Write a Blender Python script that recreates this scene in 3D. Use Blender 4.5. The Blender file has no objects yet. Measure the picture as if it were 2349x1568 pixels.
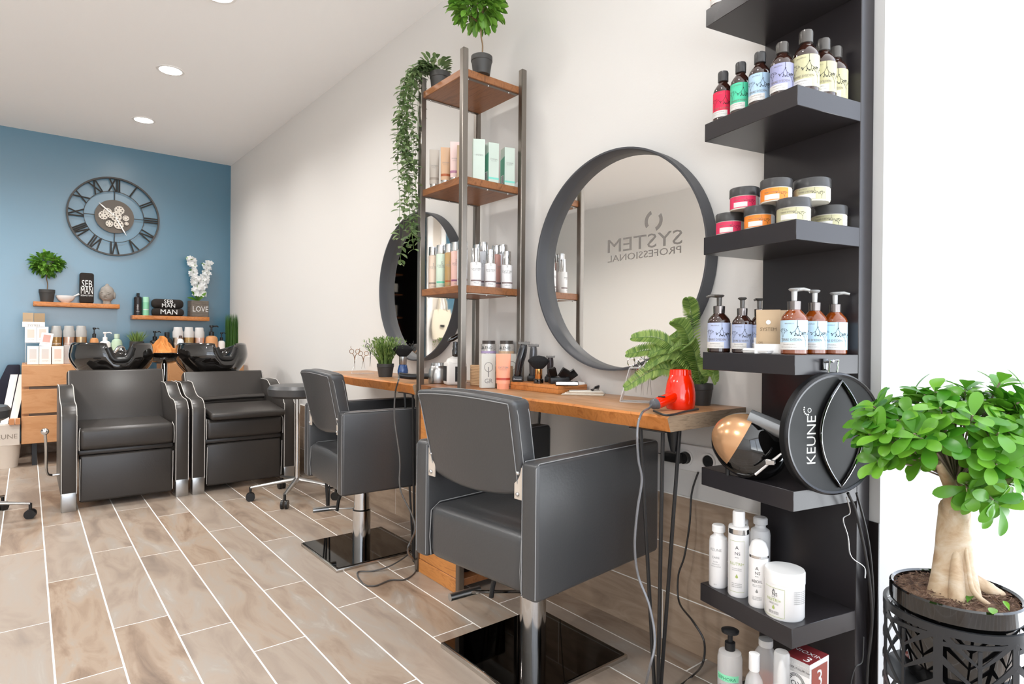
import bpy, bmesh, math, random
from math import sin, cos, pi, radians, atan2, sqrt, tan
from mathutils import Vector, Matrix
random.seed(7)
scn = bpy.context.scene
COL = scn.collection
# ------------------------------------------------------------------ camera
F = 1382.16; CX, CY = 1174.5, 784.0
def _rot(yaw, pitch, roll):
    Rz = Matrix(((cos(yaw), sin(yaw), 0), (-sin(yaw), cos(yaw), 0), (0, 0, 1)))
    M = Matrix(((1, 0, 0), (0, 0, -1), (0, 1, 0)))
    Rx = Matrix(((1, 0, 0), (0, cos(pitch), -sin(pitch)), (0, sin(pitch), cos(pitch))))
    Rr = Matrix(((cos(roll), -sin(roll), 0), (sin(roll), cos(roll), 0), (0, 0, 1)))
    return Rr @ Rx @ M @ Rz
RC = _rot(-.6776, .0032, .0087)
EYE = Vector((0, 0, 1.0))
cam = bpy.data.cameras.new('camera'); camo = bpy.data.objects.new('camera', cam); COL.objects.link(camo)
cam.sensor_width = 36; cam.lens = F / 2349 * 36; cam.clip_start = .02
Mx = Matrix.Identity(4)
for i in range(3):
    Mx[i][0] = RC[0][i]; Mx[i][1] = -RC[1][i]; Mx[i][2] = -RC[2][i]; Mx[i][3] = EYE[i]
camo.matrix_world = Mx; scn.camera = camo
def ray(px, py): return RC.transposed() @ Vector(((px - CX) / F, (py - CY) / F, 1))
def onz(px, py, z):
    d = ray(px, py); return EYE + d * ((z - 1.0) / d.z)
def onY(px, py, Y):
    d = ray(px, py); return EYE + d * (Y / d.y)
def ond(px, py, D):                     # at a given depth in front of the camera
    return EYE + ray(px, py) * D
W0 = Vector((1.68, .9, 0)); WN = Vector((-1, -.0145, 0)).normalized(); WD = Vector((-.0145, 1, 0)).normalized()
def onW(px, py, off=0):                 # on the right wall, off metres in front of it
    d = ray(px, py); t = ((W0 + WN * off - EYE).dot(WN)) / d.dot(WN); return EYE + d * t
def dep(p): return (RC @ (Vector(p) - EYE)).z
def zat(p, py):                         # height at which the vertical through p shows at row py
    d = RC @ Vector((p[0], p[1], -1.0)); u = RC @ Vector((0, 0, 1)); k = (py - CY) / F
    return (k * d.z - d.y) / (u.y - k * u.z)
def rad(p, w, px):                      # radius of an upright round thing w pixels wide
    th = math.atan((px - CX) / F); return w * dep(p) * cos(th) / (2 * F)
def face(p, extra=0): return atan2(-p[0], p[1]) + extra
# ------------------------------------------------------------------ materials
def lin(c):
    if isinstance(c, str): c = [int(c[i:i + 2], 16) / 255 for i in (0, 2, 4)]
    return tuple(((x + .055) / 1.055) ** 2.4 if x > .04045 else x / 12.92 for x in c) + (1,)
MATS = {}
def pbr(name, col, rough=.5, metal=0, trans=0, alpha=1, emit=0, coat=0, bump=0, bscale=50, spec=.5, ior=1.45, vary=.04):
    if name in MATS: return MATS[name]
    m = bpy.data.materials.new(name); m.use_nodes = True; nt = m.node_tree; b = nt.nodes['Principled BSDF']
    c = lin(col); b.inputs['Base Color'].default_value = c; b.inputs['Roughness'].default_value = rough
    b.inputs['Metallic'].default_value = metal; b.inputs['Transmission Weight'].default_value = trans
    b.inputs['Alpha'].default_value = alpha; b.inputs['Coat Weight'].default_value = coat; b.inputs['IOR'].default_value = ior
    b.inputs['Specular IOR Level'].default_value = spec
    if emit: b.inputs['Emission Color'].default_value = c; b.inputs['Emission Strength'].default_value = emit
    # every surface gets a slight procedural variation
    tc = nt.nodes.new('ShaderNodeTexCoord'); n = nt.nodes.new('ShaderNodeTexNoise'); n.inputs['Scale'].default_value = bscale; n.inputs['Detail'].default_value = 4
    nt.links.new(tc.outputs['Object'], n.inputs['Vector'])
    if not trans and not emit:
        mr = nt.nodes.new('ShaderNodeMapRange'); mr.inputs['To Min'].default_value = max(rough - vary, 0); mr.inputs['To Max'].default_value = rough + vary
        nt.links.new(n.outputs['Fac'], mr.inputs['Value']); nt.links.new(mr.outputs['Result'], b.inputs['Roughness'])
    if bump:
        bp = nt.nodes.new('ShaderNodeBump'); bp.inputs['Strength'].default_value = bump; bp.inputs['Distance'].default_value = .002
        nt.links.new(n.outputs['Fac'], bp.inputs['Height']); nt.links.new(bp.outputs['Normal'], b.inputs['Normal'])
    MATS[name] = m; return m
def ramp_mat(name, cols, scale, stretch=(1, 1, 1), rough=.5, distort=1.5, bump=.2, island=0, coat=0, mix2=None):
    """noise through a colour ramp: woods, stone, soil"""
    if name in MATS: return MATS[name]
    m = bpy.data.materials.new(name); m.use_nodes = True; nt = m.node_tree; b = nt.nodes['Principled BSDF']; L = nt.links
    tc = nt.nodes.new('ShaderNodeTexCoord'); mp = nt.nodes.new('ShaderNodeMapping'); mp.inputs['Scale'].default_value = stretch
    L.new(tc.outputs['Object'], mp.inputs['Vector'])
    vec = mp.outputs['Vector']
    if island:
        g = nt.nodes.new('ShaderNodeNewGeometry'); vm = nt.nodes.new('ShaderNodeVectorMath'); vm.operation = 'MULTIPLY_ADD'
        cb = nt.nodes.new('ShaderNodeCombineXYZ')
        for k in range(3): L.new(g.outputs['Random Per Island'], cb.inputs[k])
        vm.inputs[1].default_value = (37, 19, 11); L.new(cb.outputs[0], vm.inputs[0]); L.new(vec, vm.inputs[2]); vec = vm.outputs[0]
    n = nt.nodes.new('ShaderNodeTexNoise'); n.inputs['Scale'].default_value = scale; n.inputs['Detail'].default_value = 8; n.inputs['Distortion'].default_value = distort
    n.inputs['Roughness'].default_value = .6
    L.new(vec, n.inputs['Vector'])
    r = nt.nodes.new('ShaderNodeValToRGB'); e = r.color_ramp.elements
    while len(e) < len(cols): e.new(.5)
    for i, (p, c) in enumerate(cols): e[i].position = p; e[i].color = lin(c)
    L.new(n.outputs['Fac'], r.inputs['Fac']); out = r.outputs['Color']
    if island:
        mx = nt.nodes.new('ShaderNodeMix'); mx.data_type = 'RGBA'; mx.blend_type = 'MIX'
        mr = nt.nodes.new('ShaderNodeMapRange'); mr.inputs['To Max'].default_value = island; L.new(g.outputs['Random Per Island'], mr.inputs['Value'])
        L.new(mr.outputs['Result'], mx.inputs['Factor']); L.new(out, mx.inputs['A']); mx.inputs['B'].default_value = lin(mix2 or 'B9AFA6'); out = mx.outputs['Result']
    L.new(out, b.inputs['Base Color']); b.inputs['Roughness'].default_value = rough; b.inputs['Coat Weight'].default_value = coat
    bp = nt.nodes.new('ShaderNodeBump'); bp.inputs['Strength'].default_value = bump; bp.inputs['Distance'].default_value = .001
    L.new(n.outputs['Fac'], bp.inputs['Height']); L.new(bp.outputs['Normal'], b.inputs['Normal'])
    MATS[name] = m; return m
# main materials
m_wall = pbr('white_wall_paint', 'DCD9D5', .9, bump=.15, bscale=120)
m_ceil = pbr('ceiling_paint', 'FBFBFB', .95)
m_teal = pbr('teal_wall_paint', '1A6480', .33, bump=.12, bscale=60, spec=1.0, ior=1.75)
m_leather = pbr('black_leather', '3D3D3E', .36, bump=.18, bscale=140, spec=.8)
m_leather2 = pbr('black_leather_recliner', '35312E', .33, bump=.14, bscale=120, spec=.55)
m_piping = pbr('pale_piping', 'C9C5BF', .6)
m_stitch = pbr('grey_stitching', '8E8E8E', .6)
m_chrome = pbr('chrome', 'D8D8D8', .12, 1)
m_satin = pbr('satin_steel', 'B9B9B8', .3, 1)
m_post = pbr('brushed_dark_steel', '8C857E', .36, 1, bscale=14)
m_baseplate = pbr('mirror_black_base', '3A3734', .04, 1)
m_baserim = pbr('steel_rim', 'C8C4BE', .2, 1)
m_mirror = pbr('mirror_glass', 'F4F2EE', .01, 1)
m_mirframe = pbr('dark_grey_mirror_frame', '45464A', .45)
m_black = pbr('black_laminate', '2A2729', .27, vary=.006, bscale=12, spec=.6)
m_blackpl = pbr('black_plastic', '1B1B1C', .35)
m_glossblack = pbr('gloss_black', '0C0B0B', .06, coat=1)
m_bowl = pbr('gloss_black_basin', '191614', .08, coat=1)
m_pot = pbr('grey_plastic_pot', '3B3937', .5)
m_white = pbr('white_plastic', 'F0EEEC', .35)
m_cap = pbr('dark_grey_cap', '3C3B3B', .3)
m_capm = pbr('smoky_cap', '565350', .25, .4)
m_amber = pbr('amber_bottle', '5A2A12', .1, coat=.6, spec=.7)
m_dkamber = pbr('dark_amber_bottle', '2E1710', .08, coat=.8, spec=.7)
m_orangeamber = pbr('orange_amber_bottle', '7A3608', .08, coat=.8, spec=.7)
m_ink = pbr('dark_print', '2A2A2A', .6)
m_greyink = pbr('grey_print', '8D8B88', .6)
m_whiteink = pbr('white_print', 'E6E6E4', .6)
m_kraft = pbr('kraft_card', 'B79E7F', .7)
m_acrylic = pbr('clear_acrylic', 'F4F4F4', .04, alpha=.22, spec=.8)
m_clear = pbr('clear_plastic', 'E8E6E4', .08, alpha=.45, spec=.8)
m_cable = pbr('black_cable', '2B2A2A', .35)
m_red = pbr('red_gloss', 'EE2400', .15, coat=.7)
m_oak = ramp_mat('orange_pine', [(.3, 'A0602E'), (.5, 'C98748'), (.7, 'B8763A')], 3, (14, 2, 14), .45)
m_counter = ramp_mat('oiled_counter_wood', [(.25, '7E5636'), (.45, 'A0754F'), (.6, 'AE8461'), (.8, '8D6243')], 2.2, (9, 1.1, 9), .35, 2.5, .1)
m_edge = ramp_mat('live_edge_wood', [(.25, '98531F'), (.5, 'C98145'), (.75, 'AE682C')], 4, (2, 4, 3), .35, 2.5, .3)
m_endgrain = ramp_mat('end_grain', [(.3, '74604C'), (.5, 'A58D74'), (.7, '8A735C')], 3, (3, 3, 30), .5, 2.5)
m_beech = ramp_mat('beech_laminate', [(.3, 'BE8350'), (.55, 'CF9868'), (.8, 'C48B5A')], 2.5, (2, 2, 7), .45, .8, .03)
m_shelfwood = ramp_mat('rack_shelf_wood', [(.25, '623A1E'), (.5, '94603A'), (.75, '7C4C28')], 3, (10, 1.5, 6), .4, 2.2, .1)
m_tile = ramp_mat('wood_look_tile', [(.28, '6F5B4B'), (.42, '8F7966'), (.52, 'A08C79'), (.62, '9C9084'), (.75, 'B5ADA4')], 2.6, (3.4, .9, 1), .36, 1.2, .25, island=.5, mix2='A09890')
m_tilew = ramp_mat('wall_wood_tile', [(.2, '7A6553'), (.45, 'A08974'), (.6, 'B19B86'), (.8, '917B67')], 2.4, (3, 1, 5), .4, 1.8, .25, island=.3, mix2='8E8274')
m_grout = pbr('white_grout', 'F4F1EC', .8)
m_soil = ramp_mat('potting_soil', [(.3, '3C2A22'), (.5, '6B5142'), (.7, '8F7561'), (.85, 'A58D7C')], 60, (1, 1, 1), .95, .5, 1)
m_bark = ramp_mat('ficus_bark', [(.3, '9C7A57'), (.5, 'BFA78A'), (.7, 'D3C7B4')], 14, (1, 1, 1.6), .7, .8, .6)
m_stone = ramp_mat('grey_stone', [(.3, '8B847C'), (.7, 'A59E96')], 20, (1, 1, 1), .85)
m_greywood = ramp_mat('weathered_wood', [(.3, '574F47'), (.6, '7C7268')], 4, (2, 2, 20), .8)
m_wicker = pbr('wicker', 'CDA982', .7, bump=.5, bscale=90)
m_towel = pbr('dark_towel', '2B2522', .98, bump=1, bscale=300)
def leafmat(name, a, b_, rough=.35):
    if name in MATS: return MATS[name]
    m = bpy.data.materials.new(name); m.use_nodes = True; nt = m.node_tree; b = nt.nodes['Principled BSDF']
    g = nt.nodes.new('ShaderNodeNewGeometry'); r = nt.nodes.new('ShaderNodeValToRGB')
    r.color_ramp.elements[0].color = lin(a); r.color_ramp.elements[1].color = lin(b_)
    nt.links.new(g.outputs['Random Per Island'], r.inputs['Fac']); nt.links.new(r.outputs['Color'], b.inputs['Base Color'])
    b.inputs['Roughness'].default_value = rough
    b.inputs['Subsurface Weight'].default_value = 0
    tr = nt.nodes.new('ShaderNodeBsdfTranslucent'); nt.links.new(r.outputs['Color'], tr.inputs['Color'])
    mx = nt.nodes.new('ShaderNodeMixShader'); mx.inputs[0].default_value = .3
    o = nt.nodes['Material Output']; nt.links.new(b.outputs[0], mx.inputs[1]); nt.links.new(tr.outputs[0], mx.inputs[2]); nt.links.new(mx.outputs[0], o.inputs['Surface'])
    MATS[name] = m; return m
m_leaf = leafmat('topiary_leaf', '4A7A22', '86B848', .45)
m_ficus = leafmat('ficus_leaf', '3B7F1C', '78B238', .28)
m_vine = leafmat('vine_leaf', '4A6638', '8FA372', .5)
m_fern = leafmat('fern_leaf', '557A2C', '9DB45C', .5)
m_grass = leafmat('grass_blade', '4A6B33', '9DB868', .5)
m_tallgrass = leafmat('tall_grass_blade', '2F5A22', '5E8C3E', .5)
m_petal = leafmat('white_petal', 'EDEDEA', 'FFFFFF', .6)
m_stem = pbr('brown_stem', '7A6248', .8)
m_gstem = pbr('green_stem', '5B7A3A', .6)
# ------------------------------------------------------------------ mesh builder
class B:
    def __init__(s): s.v = []; s.f = []; s.m = []
    def add(s, vs, fs, mat=0, M=None):
        o = len(s.v)
        for v in vs: s.v.append(tuple(M @ Vector(v)) if M else tuple(v))
        for f in fs: s.f.append([i + o for i in f]); s.m.append(mat)
        return s
    def bm(s, bm, mat=0, M=None):
        bm.verts.index_update(); s.add([v.co.copy() for v in bm.verts], [[v.index for v in f.verts] for f in bm.faces], mat, M); bm.free(); return s
    def box(s, c, d, mat=0, bev=0, seg=2, M=None):
        if not bev:
            x, y, z = [k / 2 for k in d]
            vs = [(c[0] + a * x, c[1] + b * y, c[2] + e * z) for a in (-1, 1) for b in (-1, 1) for e in (-1, 1)]
            return s.add(vs, [(0, 1, 3, 2), (4, 6, 7, 5), (0, 4, 5, 1), (2, 3, 7, 6), (0, 2, 6, 4), (1, 5, 7, 3)], mat, M)
        b = bmesh.new(); bmesh.ops.create_cube(b, size=1)
        for v in b.verts: v.co = Vector((v.co.x * d[0] + c[0], v.co.y * d[1] + c[1], v.co.z * d[2] + c[2]))
        bmesh.ops.bevel(b, geom=list(b.edges), offset=min(bev, min(d) * .49), segments=seg, affect='EDGES', profile=.5)
        return s.bm(b, mat, M)
    def lathe(s, prof, seg=24, mat=0, M=None, sx=1, sy=1, cap=True, c=(0, 0)):
        n = len(prof); vs = []
        for r, z in prof:
            for k in range(seg):
                a = 2 * pi * k / seg; vs.append((c[0] + r * cos(a) * sx, c[1] + r * sin(a) * sy, z))
        fs = [(i * seg + k, i * seg + (k + 1) % seg, (i + 1) * seg + (k + 1) % seg, (i + 1) * seg + k) for i in range(n - 1) for k in range(seg)]
        if cap:
            if prof[0][0] > 1e-5: fs.append(tuple(range(seg))[::-1])
            if prof[-1][0] > 1e-5: fs.append(tuple((n - 1) * seg + k for k in range(seg)))
        return s.add(vs, fs, mat, M)
    def cyl(s, p0, p1, r, mat=0, seg=16, r2=None, M=None):
        return s.tube([p0, p1], r, mat, seg, r2=r2, M=M)
    def tube(s, pts, r, mat=0, seg=8, r2=None, M=None, closed=False, flat=1):
        pts = [Vector(p) for p in pts]; n = len(pts); vs = []; up = None
        for i, p in enumerate(pts):
            if closed: t = pts[(i + 1) % n] - pts[i - 1]
            else: t = pts[min(i + 1, n - 1)] - pts[max(i - 1, 0)]
            t.normalize() if t.length else None
            if up is None:
                up = Vector((0, 0, 1)) if abs(t.z) < .9 else Vector((1, 0, 0))
            a = t.cross(up)
            if a.length < 1e-6: a = t.orthogonal()
            a.normalize(); b2 = a.cross(t).normalized(); up = b2
            rr = r if r2 is None else r + (r2 - r) * i / max(n - 1, 1)
            if isinstance(r, (list, tuple)): rr = r[i]
            for k in range(seg):
                an = 2 * pi * k / seg; vs.append(p + a * (rr * cos(an)) + b2 * (rr * sin(an) * flat))
        m = n if closed else n - 1
        fs = [(i * seg + k, ((i + 1) % n) * seg + k, ((i + 1) % n) * seg + (k + 1) % seg, i * seg + (k + 1) % seg) for i in range(m) for k in range(seg)]
        if not closed: fs += [tuple(range(seg)), tuple((n - 1) * seg + k for k in range(seg))[::-1]]
        return s.add(vs, fs, mat, M)
    def prism(s, poly, a, b, axis='y', mat=0, M=None, bev=0):
        n = len(poly)
        def P(u, w, t): return {'y': (u, t, w), 'x': (t, u, w), 'z': (u, w, t)}[axis]
        vs = [P(u, w, a) for u, w in poly] + [P(u, w, b) for u, w in poly]
        fs = [tuple(range(n)), tuple(range(2 * n - 1, n - 1, -1))] + [(i, (i + 1) % n + 0, (i + 1) % n + n, i + n) for i in range(n)]
        if bev:
            bb = bmesh.new(); vv = [bb.verts.new(v) for v in vs]
            for f in fs: bb.faces.new([vv[i] for i in f])
            bmesh.ops.recalc_face_normals(bb, faces=bb.faces)
            ed = [e for e in bb.edges if e.calc_face_angle(0) > radians(40)]
            bmesh.ops.bevel(bb, geom=ed, offset=bev, segments=2, affect='EDGES', profile=.5, clamp_overlap=True)
            return s.bm(bb, mat, M)
        return s.add(vs, fs, mat, M)
    def sph(s, c, r, mat=0, seg=16, ring=10, M=None):
        r = r if isinstance(r, (tuple, list)) else (r, r, r); vs = [(c[0], c[1], c[2] - r[2])]
        for i in range(1, ring):
            t = -pi / 2 + pi * i / ring
            for k in range(seg):
                a = 2 * pi * k / seg; vs.append((c[0] + r[0] * cos(t) * cos(a), c[1] + r[1] * cos(t) * sin(a), c[2] + r[2] * sin(t)))
        vs.append((c[0], c[1], c[2] + r[2])); N = len(vs) - 1
        fs = [(0, 1 + (k + 1) % seg, 1 + k) for k in range(seg)] + [(1 + (i - 1) * seg + k, 1 + (i - 1) * seg + (k + 1) % seg, 1 + i * seg + (k + 1) % seg, 1 + i * seg + k) for i in range(1, ring - 1) for k in range(seg)]
        fs += [(N, 1 + (ring - 2) * seg + k, 1 + (ring - 2) * seg + (k + 1) % seg) for k in range(seg)]
        return s.add(vs, fs, mat, M)
    def grid(s, fn, nu, nv, mat=0, closeu=False, M=None):
        vs = [fn(i / (nu if closeu else nu - 1), j / (nv - 1)) for j in range(nv) for i in range(nu)]
        mu = nu if closeu else nu - 1
        fs = [(j * nu + i, j * nu + (i + 1) % nu, (j + 1) * nu + (i + 1) % nu, (j + 1) * nu + i) for j in range(nv - 1) for i in range(mu)]
        return s.add(vs, fs, mat, M)
    def leaf(s, p, d, n, L, w, mat=0, cup=.15, shape=((0, .12), (.3, .75), (.6, 1), (.85, .62), (1, 0)), fold=.3):
        d = Vector(d).normalized(); n = Vector(n); n = (n - d * n.dot(d)); n = n.normalized() if n.length > 1e-5 else d.orthogonal().normalized(); b = d.cross(n); p = Vector(p)
        vs = []; 
        for t, ww in shape:
            c = p + d * (L * t) + n * (cup * L * (t * (1 - t) * 1.6 - .35 * t * t))
            h = w * ww / 2; vs += [c - b * h + n * (h * fold), c, c + b * h + n * (h * fold)]
        fs = []
        for i in range(len(shape) - 1):
            o = i * 3; fs += [(o, o + 1, o + 4, o + 3), (o + 1, o + 2, o + 5, o + 4)]
        return s.add(vs, fs, mat)
    def text(s, key, size, M, mat=0, wrap=None, bend=0, align='CENTER', squash=1):
        tv, tf = textmesh(key, align)
        out = []
        for x, y in tv:
            x *= size * squash; y *= size
            out.append((x, 0, y))
        if wrap:                          # wrap = (radius, z, centre angle): bends the letters round an upright cylinder
            r, z, a0 = wrap; out = [(r * sin(x / r + a0), -r * cos(x / r + a0), z + y) for x, _, y in out]
        return s.add(out, tf, mat, M)
    def build(s, name, mats, parent=None, loc=None, rotz=0, smooth=True, angle=38, mw=None):
        me = bpy.data.meshes.new(name); me.from_pydata([tuple(v) for v in s.v], [], s.f)
        for m in (mats if isinstance(mats, (list, tuple)) else [mats]): me.materials.append(m)
        me.polygons.foreach_set('material_index', s.m); me.update()
        bb = bmesh.new(); bb.from_mesh(me); bmesh.ops.recalc_face_normals(bb, faces=bb.faces); bb.to_mesh(me); bb.free()
        me.polygons.foreach_set('use_smooth', [smooth] * len(me.polygons))
        if smooth: me.set_sharp_from_angle(angle=radians(angle))
        o = bpy.data.objects.new(name, me); COL.objects.link(o)
        if parent: o.parent = parent
        if loc is not None: o.location = loc
        if rotz: o.rotation_euler = (0, 0, rotz)
        return o
_T = {}
def textmesh(t, align='CENTER'):
    k = (t, align)
    if k not in _T:
        c = bpy.data.curves.new('t', 'FONT'); c.body = t; c.align_x = align; c.resolution_u = 2; c.size = 1
        o = bpy.data.objects.new('t', c); COL.objects.link(o); dg = bpy.context.evaluated_depsgraph_get(); me = bpy.data.meshes.new_from_object(o.evaluated_get(dg))
        _T[k] = ([(v.co.x, v.co.y) for v in me.vertices], [list(p.vertices) for p in me.polygons])
        COL.objects.unlink(o); bpy.data.objects.remove(o); bpy.data.meshes.remove(me); bpy.data.curves.remove(c)
    return _T[k]
def thing(name, label, cat, loc=(0, 0, 0), rotz=0, group=None):
    o = bpy.data.objects.new(name, None); COL.objects.link(o); o.location = loc; o.rotation_euler = (0, 0, rotz); o.empty_display_size = .05
    o['label'] = label; o['category'] = cat
    if group: o['group'] = group
    return o
def tag(o, label, cat, group=None):
    o['label'] = label; o['category'] = cat
    if group: o['group'] = group
    return o
def struct(b, name, mats, **k):
    o = b.build(name, mats, **k); o['kind'] = 'structure'; return o
def bez(p, n=8):                         # smooth a polyline (Catmull-Rom)
    p = [Vector(q) for q in p]; out = []
    for i in range(len(p) - 1):
        a = p[max(i - 1, 0)]; b = p[i]; c = p[i + 1]; d = p[min(i + 2, len(p) - 1)]
        for k in range(n):
            t = k / n; out.append(.5 * ((2 * b) + (c - a) * t + (2 * a - 5 * b + 4 * c - d) * t * t + (3 * b - a - 3 * c + d) * t ** 3))
    out.append(p[-1]); return out
# ------------------------------------------------------------------ room
YB = 6.55; H = 2.738; XL = -2.6; YF = -2.0
def wx(y): return 1.68 - .0145 * (y - .9)
# floor: wood-look tiles with pale grout, joints where the photo has them
starts = [2.648, 3.067, 2.452, 3.176, 2.918, 2.465, 3.055, 2.65, 2.338, 2.72]
b = B(); b.box(((XL + 2.4) / 2, (YF - .6 + YB + 1.5) / 2, -.0088), (2.4 - XL, YB + 1.5 - YF + .6, .02), 1)
i0 = -16
for i in range(i0, 14):
    x0 = -.098 + .166 * i; x1 = x0 + .166
    s0 = starts[i] if 0 <= i < 10 else 2.3 + ((i * .337) % .917)
    y = s0 - .917 * 6
    while y < YB + .9:
        g = .0028; a = max(y, YF - .5); e = y + .917
        if e > a + .02 and x1 > XL and not (x0 > 1.7 and a > .9): b.box(((x0 + x1) / 2, (a + e) / 2, -.001), (x1 - x0 - 2 * g, e - a - 2 * g, .006), 0)
        y = e
floor = struct(b, 'floor', [m_tile, m_grout])
b = B(); b.box(((XL + 2.4) / 2, (YF + YB) / 2, H + .05), (2.4 - XL + .2, YB - YF + .2, .1)); struct(b, 'ceiling', m_ceil)
# right wall (white), slightly out of square
ang = .0145
b = B(); L_ = YB - .88
b.prism([(wx(.88), .88), (wx(YB), YB), (wx(YB) + .12, YB), (wx(.88) + .12, .88)], 0, H, 'z'); struct(b, 'wall_right', m_wall)
# tiled dado on the right wall: three rows
b = B()
for r in range(3):
    off = [.42, .0, .70][r]
    y = -1 + off
    while y < YB:
        a = max(y, .9); e = min(y + .917, YB - .01)
        if e > a + .01:
            for (p, q) in ((a, e),):
                z0 = r * .165; z1 = z0 + .165
                b.prism([(wx(p + .002) - .007, p + .002), (wx(q - .002) - .007, q - .002), (wx(q - .002), q - .002), (wx(p + .002), p + .002)], z0 + .002, z1 - .002, 'z', 0)
        y += .917
b.prism([(wx(.9) - .006, .9), (wx(YB) - .006, YB), (wx(YB), YB), (wx(.9), .9)], 0, .497, 'z', 1)
struct(b, 'baseboard_right', [m_tilew, m_grout], smooth=False)
# back wall (teal) with an opening into a dark store room
OX0, OX1, OH = -.80, -.30, 2.6
b = B()
for x0, x1, z0, z1 in ((OX1, wx(YB) + .12, 0, H), (XL, OX0, 0, H), (OX0, OX1, OH, H)):
    b.box(((x0 + x1) / 2, YB + .06, (z0 + z1) / 2), (x1 - x0, .12, z1 - z0))
struct(b, 'wall_back', m_teal)
b = B()
for x0, x1 in ((OX1, wx(YB)), (XL, OX0 - .28)):
    b.box(((x0 + x1) / 2, YB - .005, .055), (x1 - x0, .01, .11))
struct(b, 'baseboard_back', m_tilew)
b = B(); b.box((OX0 - .04, YB - .012, 1.3), (.08, .03, 2.6)); b.box((OX0 - .24, YB - .014, 1.3), (.07, .034, 2.6))
struct(b, 'trim_1', m_white)
b = B(); b.box((OX0 - .14, YB - .004, 1.3), (.13, .012, 2.6)); struct(b, 'door_1', pbr('beige_door', 'CFC6BB', .6))
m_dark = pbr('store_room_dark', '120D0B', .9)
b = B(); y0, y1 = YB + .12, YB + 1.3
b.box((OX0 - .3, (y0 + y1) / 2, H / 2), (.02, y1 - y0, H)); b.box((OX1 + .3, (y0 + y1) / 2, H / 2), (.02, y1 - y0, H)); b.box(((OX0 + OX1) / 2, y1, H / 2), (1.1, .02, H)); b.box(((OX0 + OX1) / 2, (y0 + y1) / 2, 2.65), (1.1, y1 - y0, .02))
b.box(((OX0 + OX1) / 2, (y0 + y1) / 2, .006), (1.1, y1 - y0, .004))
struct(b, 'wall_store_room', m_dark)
# left wall and storefront side
b = B(); b.box((XL - .05, (YF + YB) / 2, H / 2), (.1, YB - YF, H)); struct(b, 'wall_left', m_wall)
# pillar and return wall beside the black shelf unit
A_ = .22; CD = Vector((sin(A_), cos(A_), 0)); DD = Vector((cos(A_), -sin(A_), 0))
PN = Vector((1.364, .666, 0)); PR = PN + DD * .225; PB = PR + CD * .29
c0 = PR + DD * .05 - CD * .026; c1 = c0 + DD * 1.3; c2 = c1 + CD * .5; c3 = PB + DD * .05 + CD * .02
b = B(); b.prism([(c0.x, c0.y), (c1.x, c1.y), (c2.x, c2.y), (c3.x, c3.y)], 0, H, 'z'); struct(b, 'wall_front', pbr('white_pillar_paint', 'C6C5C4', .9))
k0 = c0 - DD * .004; k1 = PB + DD * .045
b = B(); b.prism([(k0.x, k0.y), (c0.x + .0005, c0.y), (c3.x, c3.y), (k1.x, k1.y)], 0, .56, 'z'); struct(b, 'baseboard_front', pbr('dark_glossy_plinth', '1C1818', .15))
# shop window behind the camera: frame only in view through reflections
b = B()
for x in (XL + .05, -1.0, .6, 2.2): b.box((x, YF, H / 2), (.07, .08, H))
b.box(((XL + 2.3) / 2, YF, .2), (2.3 - XL, .07, .4)); b.box(((XL + 2.3) / 2, YF, H - .08), (2.3 - XL, .07, .16))
struct(b, 'window_1', pbr('white_window_frame', 'DDDDDD', .5))
# ------------------------------------------------------------------ ceiling spots
m_lamp = pbr('lamp_glow', 'FFF6EA', .5, emit=14)
spots = [(.75, 3.33, 1), (.72, 4.47, 1), (.72, 5.63, 1), (.75, 2.1, 0), (.75, .8, 0), (-1.2, .8, 0), (-1.2, 2.6, 0), (-1.2, 4.4, 0), (-.9, 5.7, 0)]
nm = ['cream recessed ceiling spotlight cut by the top edge of the picture', 'round recessed ceiling spotlight, middle one of the lit row over the wash chairs', 'round recessed ceiling spotlight nearest the teal wall']
for i, (x, y, v) in enumerate(spots):
    t = thing('ceiling_spotlight', nm[i] if i < 3 else 'round recessed ceiling spotlight outside the picture', 'ceiling light', (x, y, H), group='recessed ceiling spotlights')
    B().lathe([(.066, -.004), (.08, -.004), (.084, 0), (.066, 0)], 32, cap=False).build('trim_ring', m_white, t)
    B().lathe([(.0001, -.003), (.066, -.003), (.066, -.0005)], 32).build('lamp', m_lamp, t)
    l = bpy.data.lights.new('spot_light', 'SPOT'); l.energy = (46 if y > 3 else 16) if x > 0 else 105; l.spot_size = radians(150); l.spot_blend = .9; l.color = (1, .985, .965); l.shadow_soft_size = .06
    lo = bpy.data.objects.new('spot_light', l); COL.objects.link(lo); lo.location = (x, y, H - .02)
# ------------------------------------------------------------------ wall clock
c = onY(262, 498, YB); R_ = .355
m_iron = pbr('dark_iron', '4A4846', .5, .3); m_cream = pbr('cream_gears', 'D8D0C4', .5)
t = thing('wall_clock', 'large open round clock with dark metal roman numerals and cream gears on the teal wall', 'clock', (c.x, YB - .03, c.z))
def ring2(b, r0, r1, y0, y1, seg=72, mat=0):
    b.lathe([(r0, y0), (r1, y0), (r1, y1), (r0, y1), (r0, y0)], seg, mat, Matrix.Rotation(pi / 2, 4, 'X'), cap=False)
b = B(); ring2(b, R_ - .014, R_, -.012, .012); b.build('outer_rim', m_iron, t)
b = B(); ring2(b, .64 * R_, .64 * R_ + .005, -.008, .0); b.build('inner_ring', m_iron, t)
strokes = {'I': [(.5, 0, .5, 1)], 'V': [(0, 1, .5, 0), (.5, 0, 1, 1)], 'X': [(0, 1, 1, 0), (0, 0, 1, 1)]}
wd = {'I': .35, 'V': 1, 'X': 1}
rn = ['XII', 'I', 'II', 'III', 'IV', 'V', 'VI', 'VII', 'VIII', 'IX', 'X', 'XI']
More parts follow.
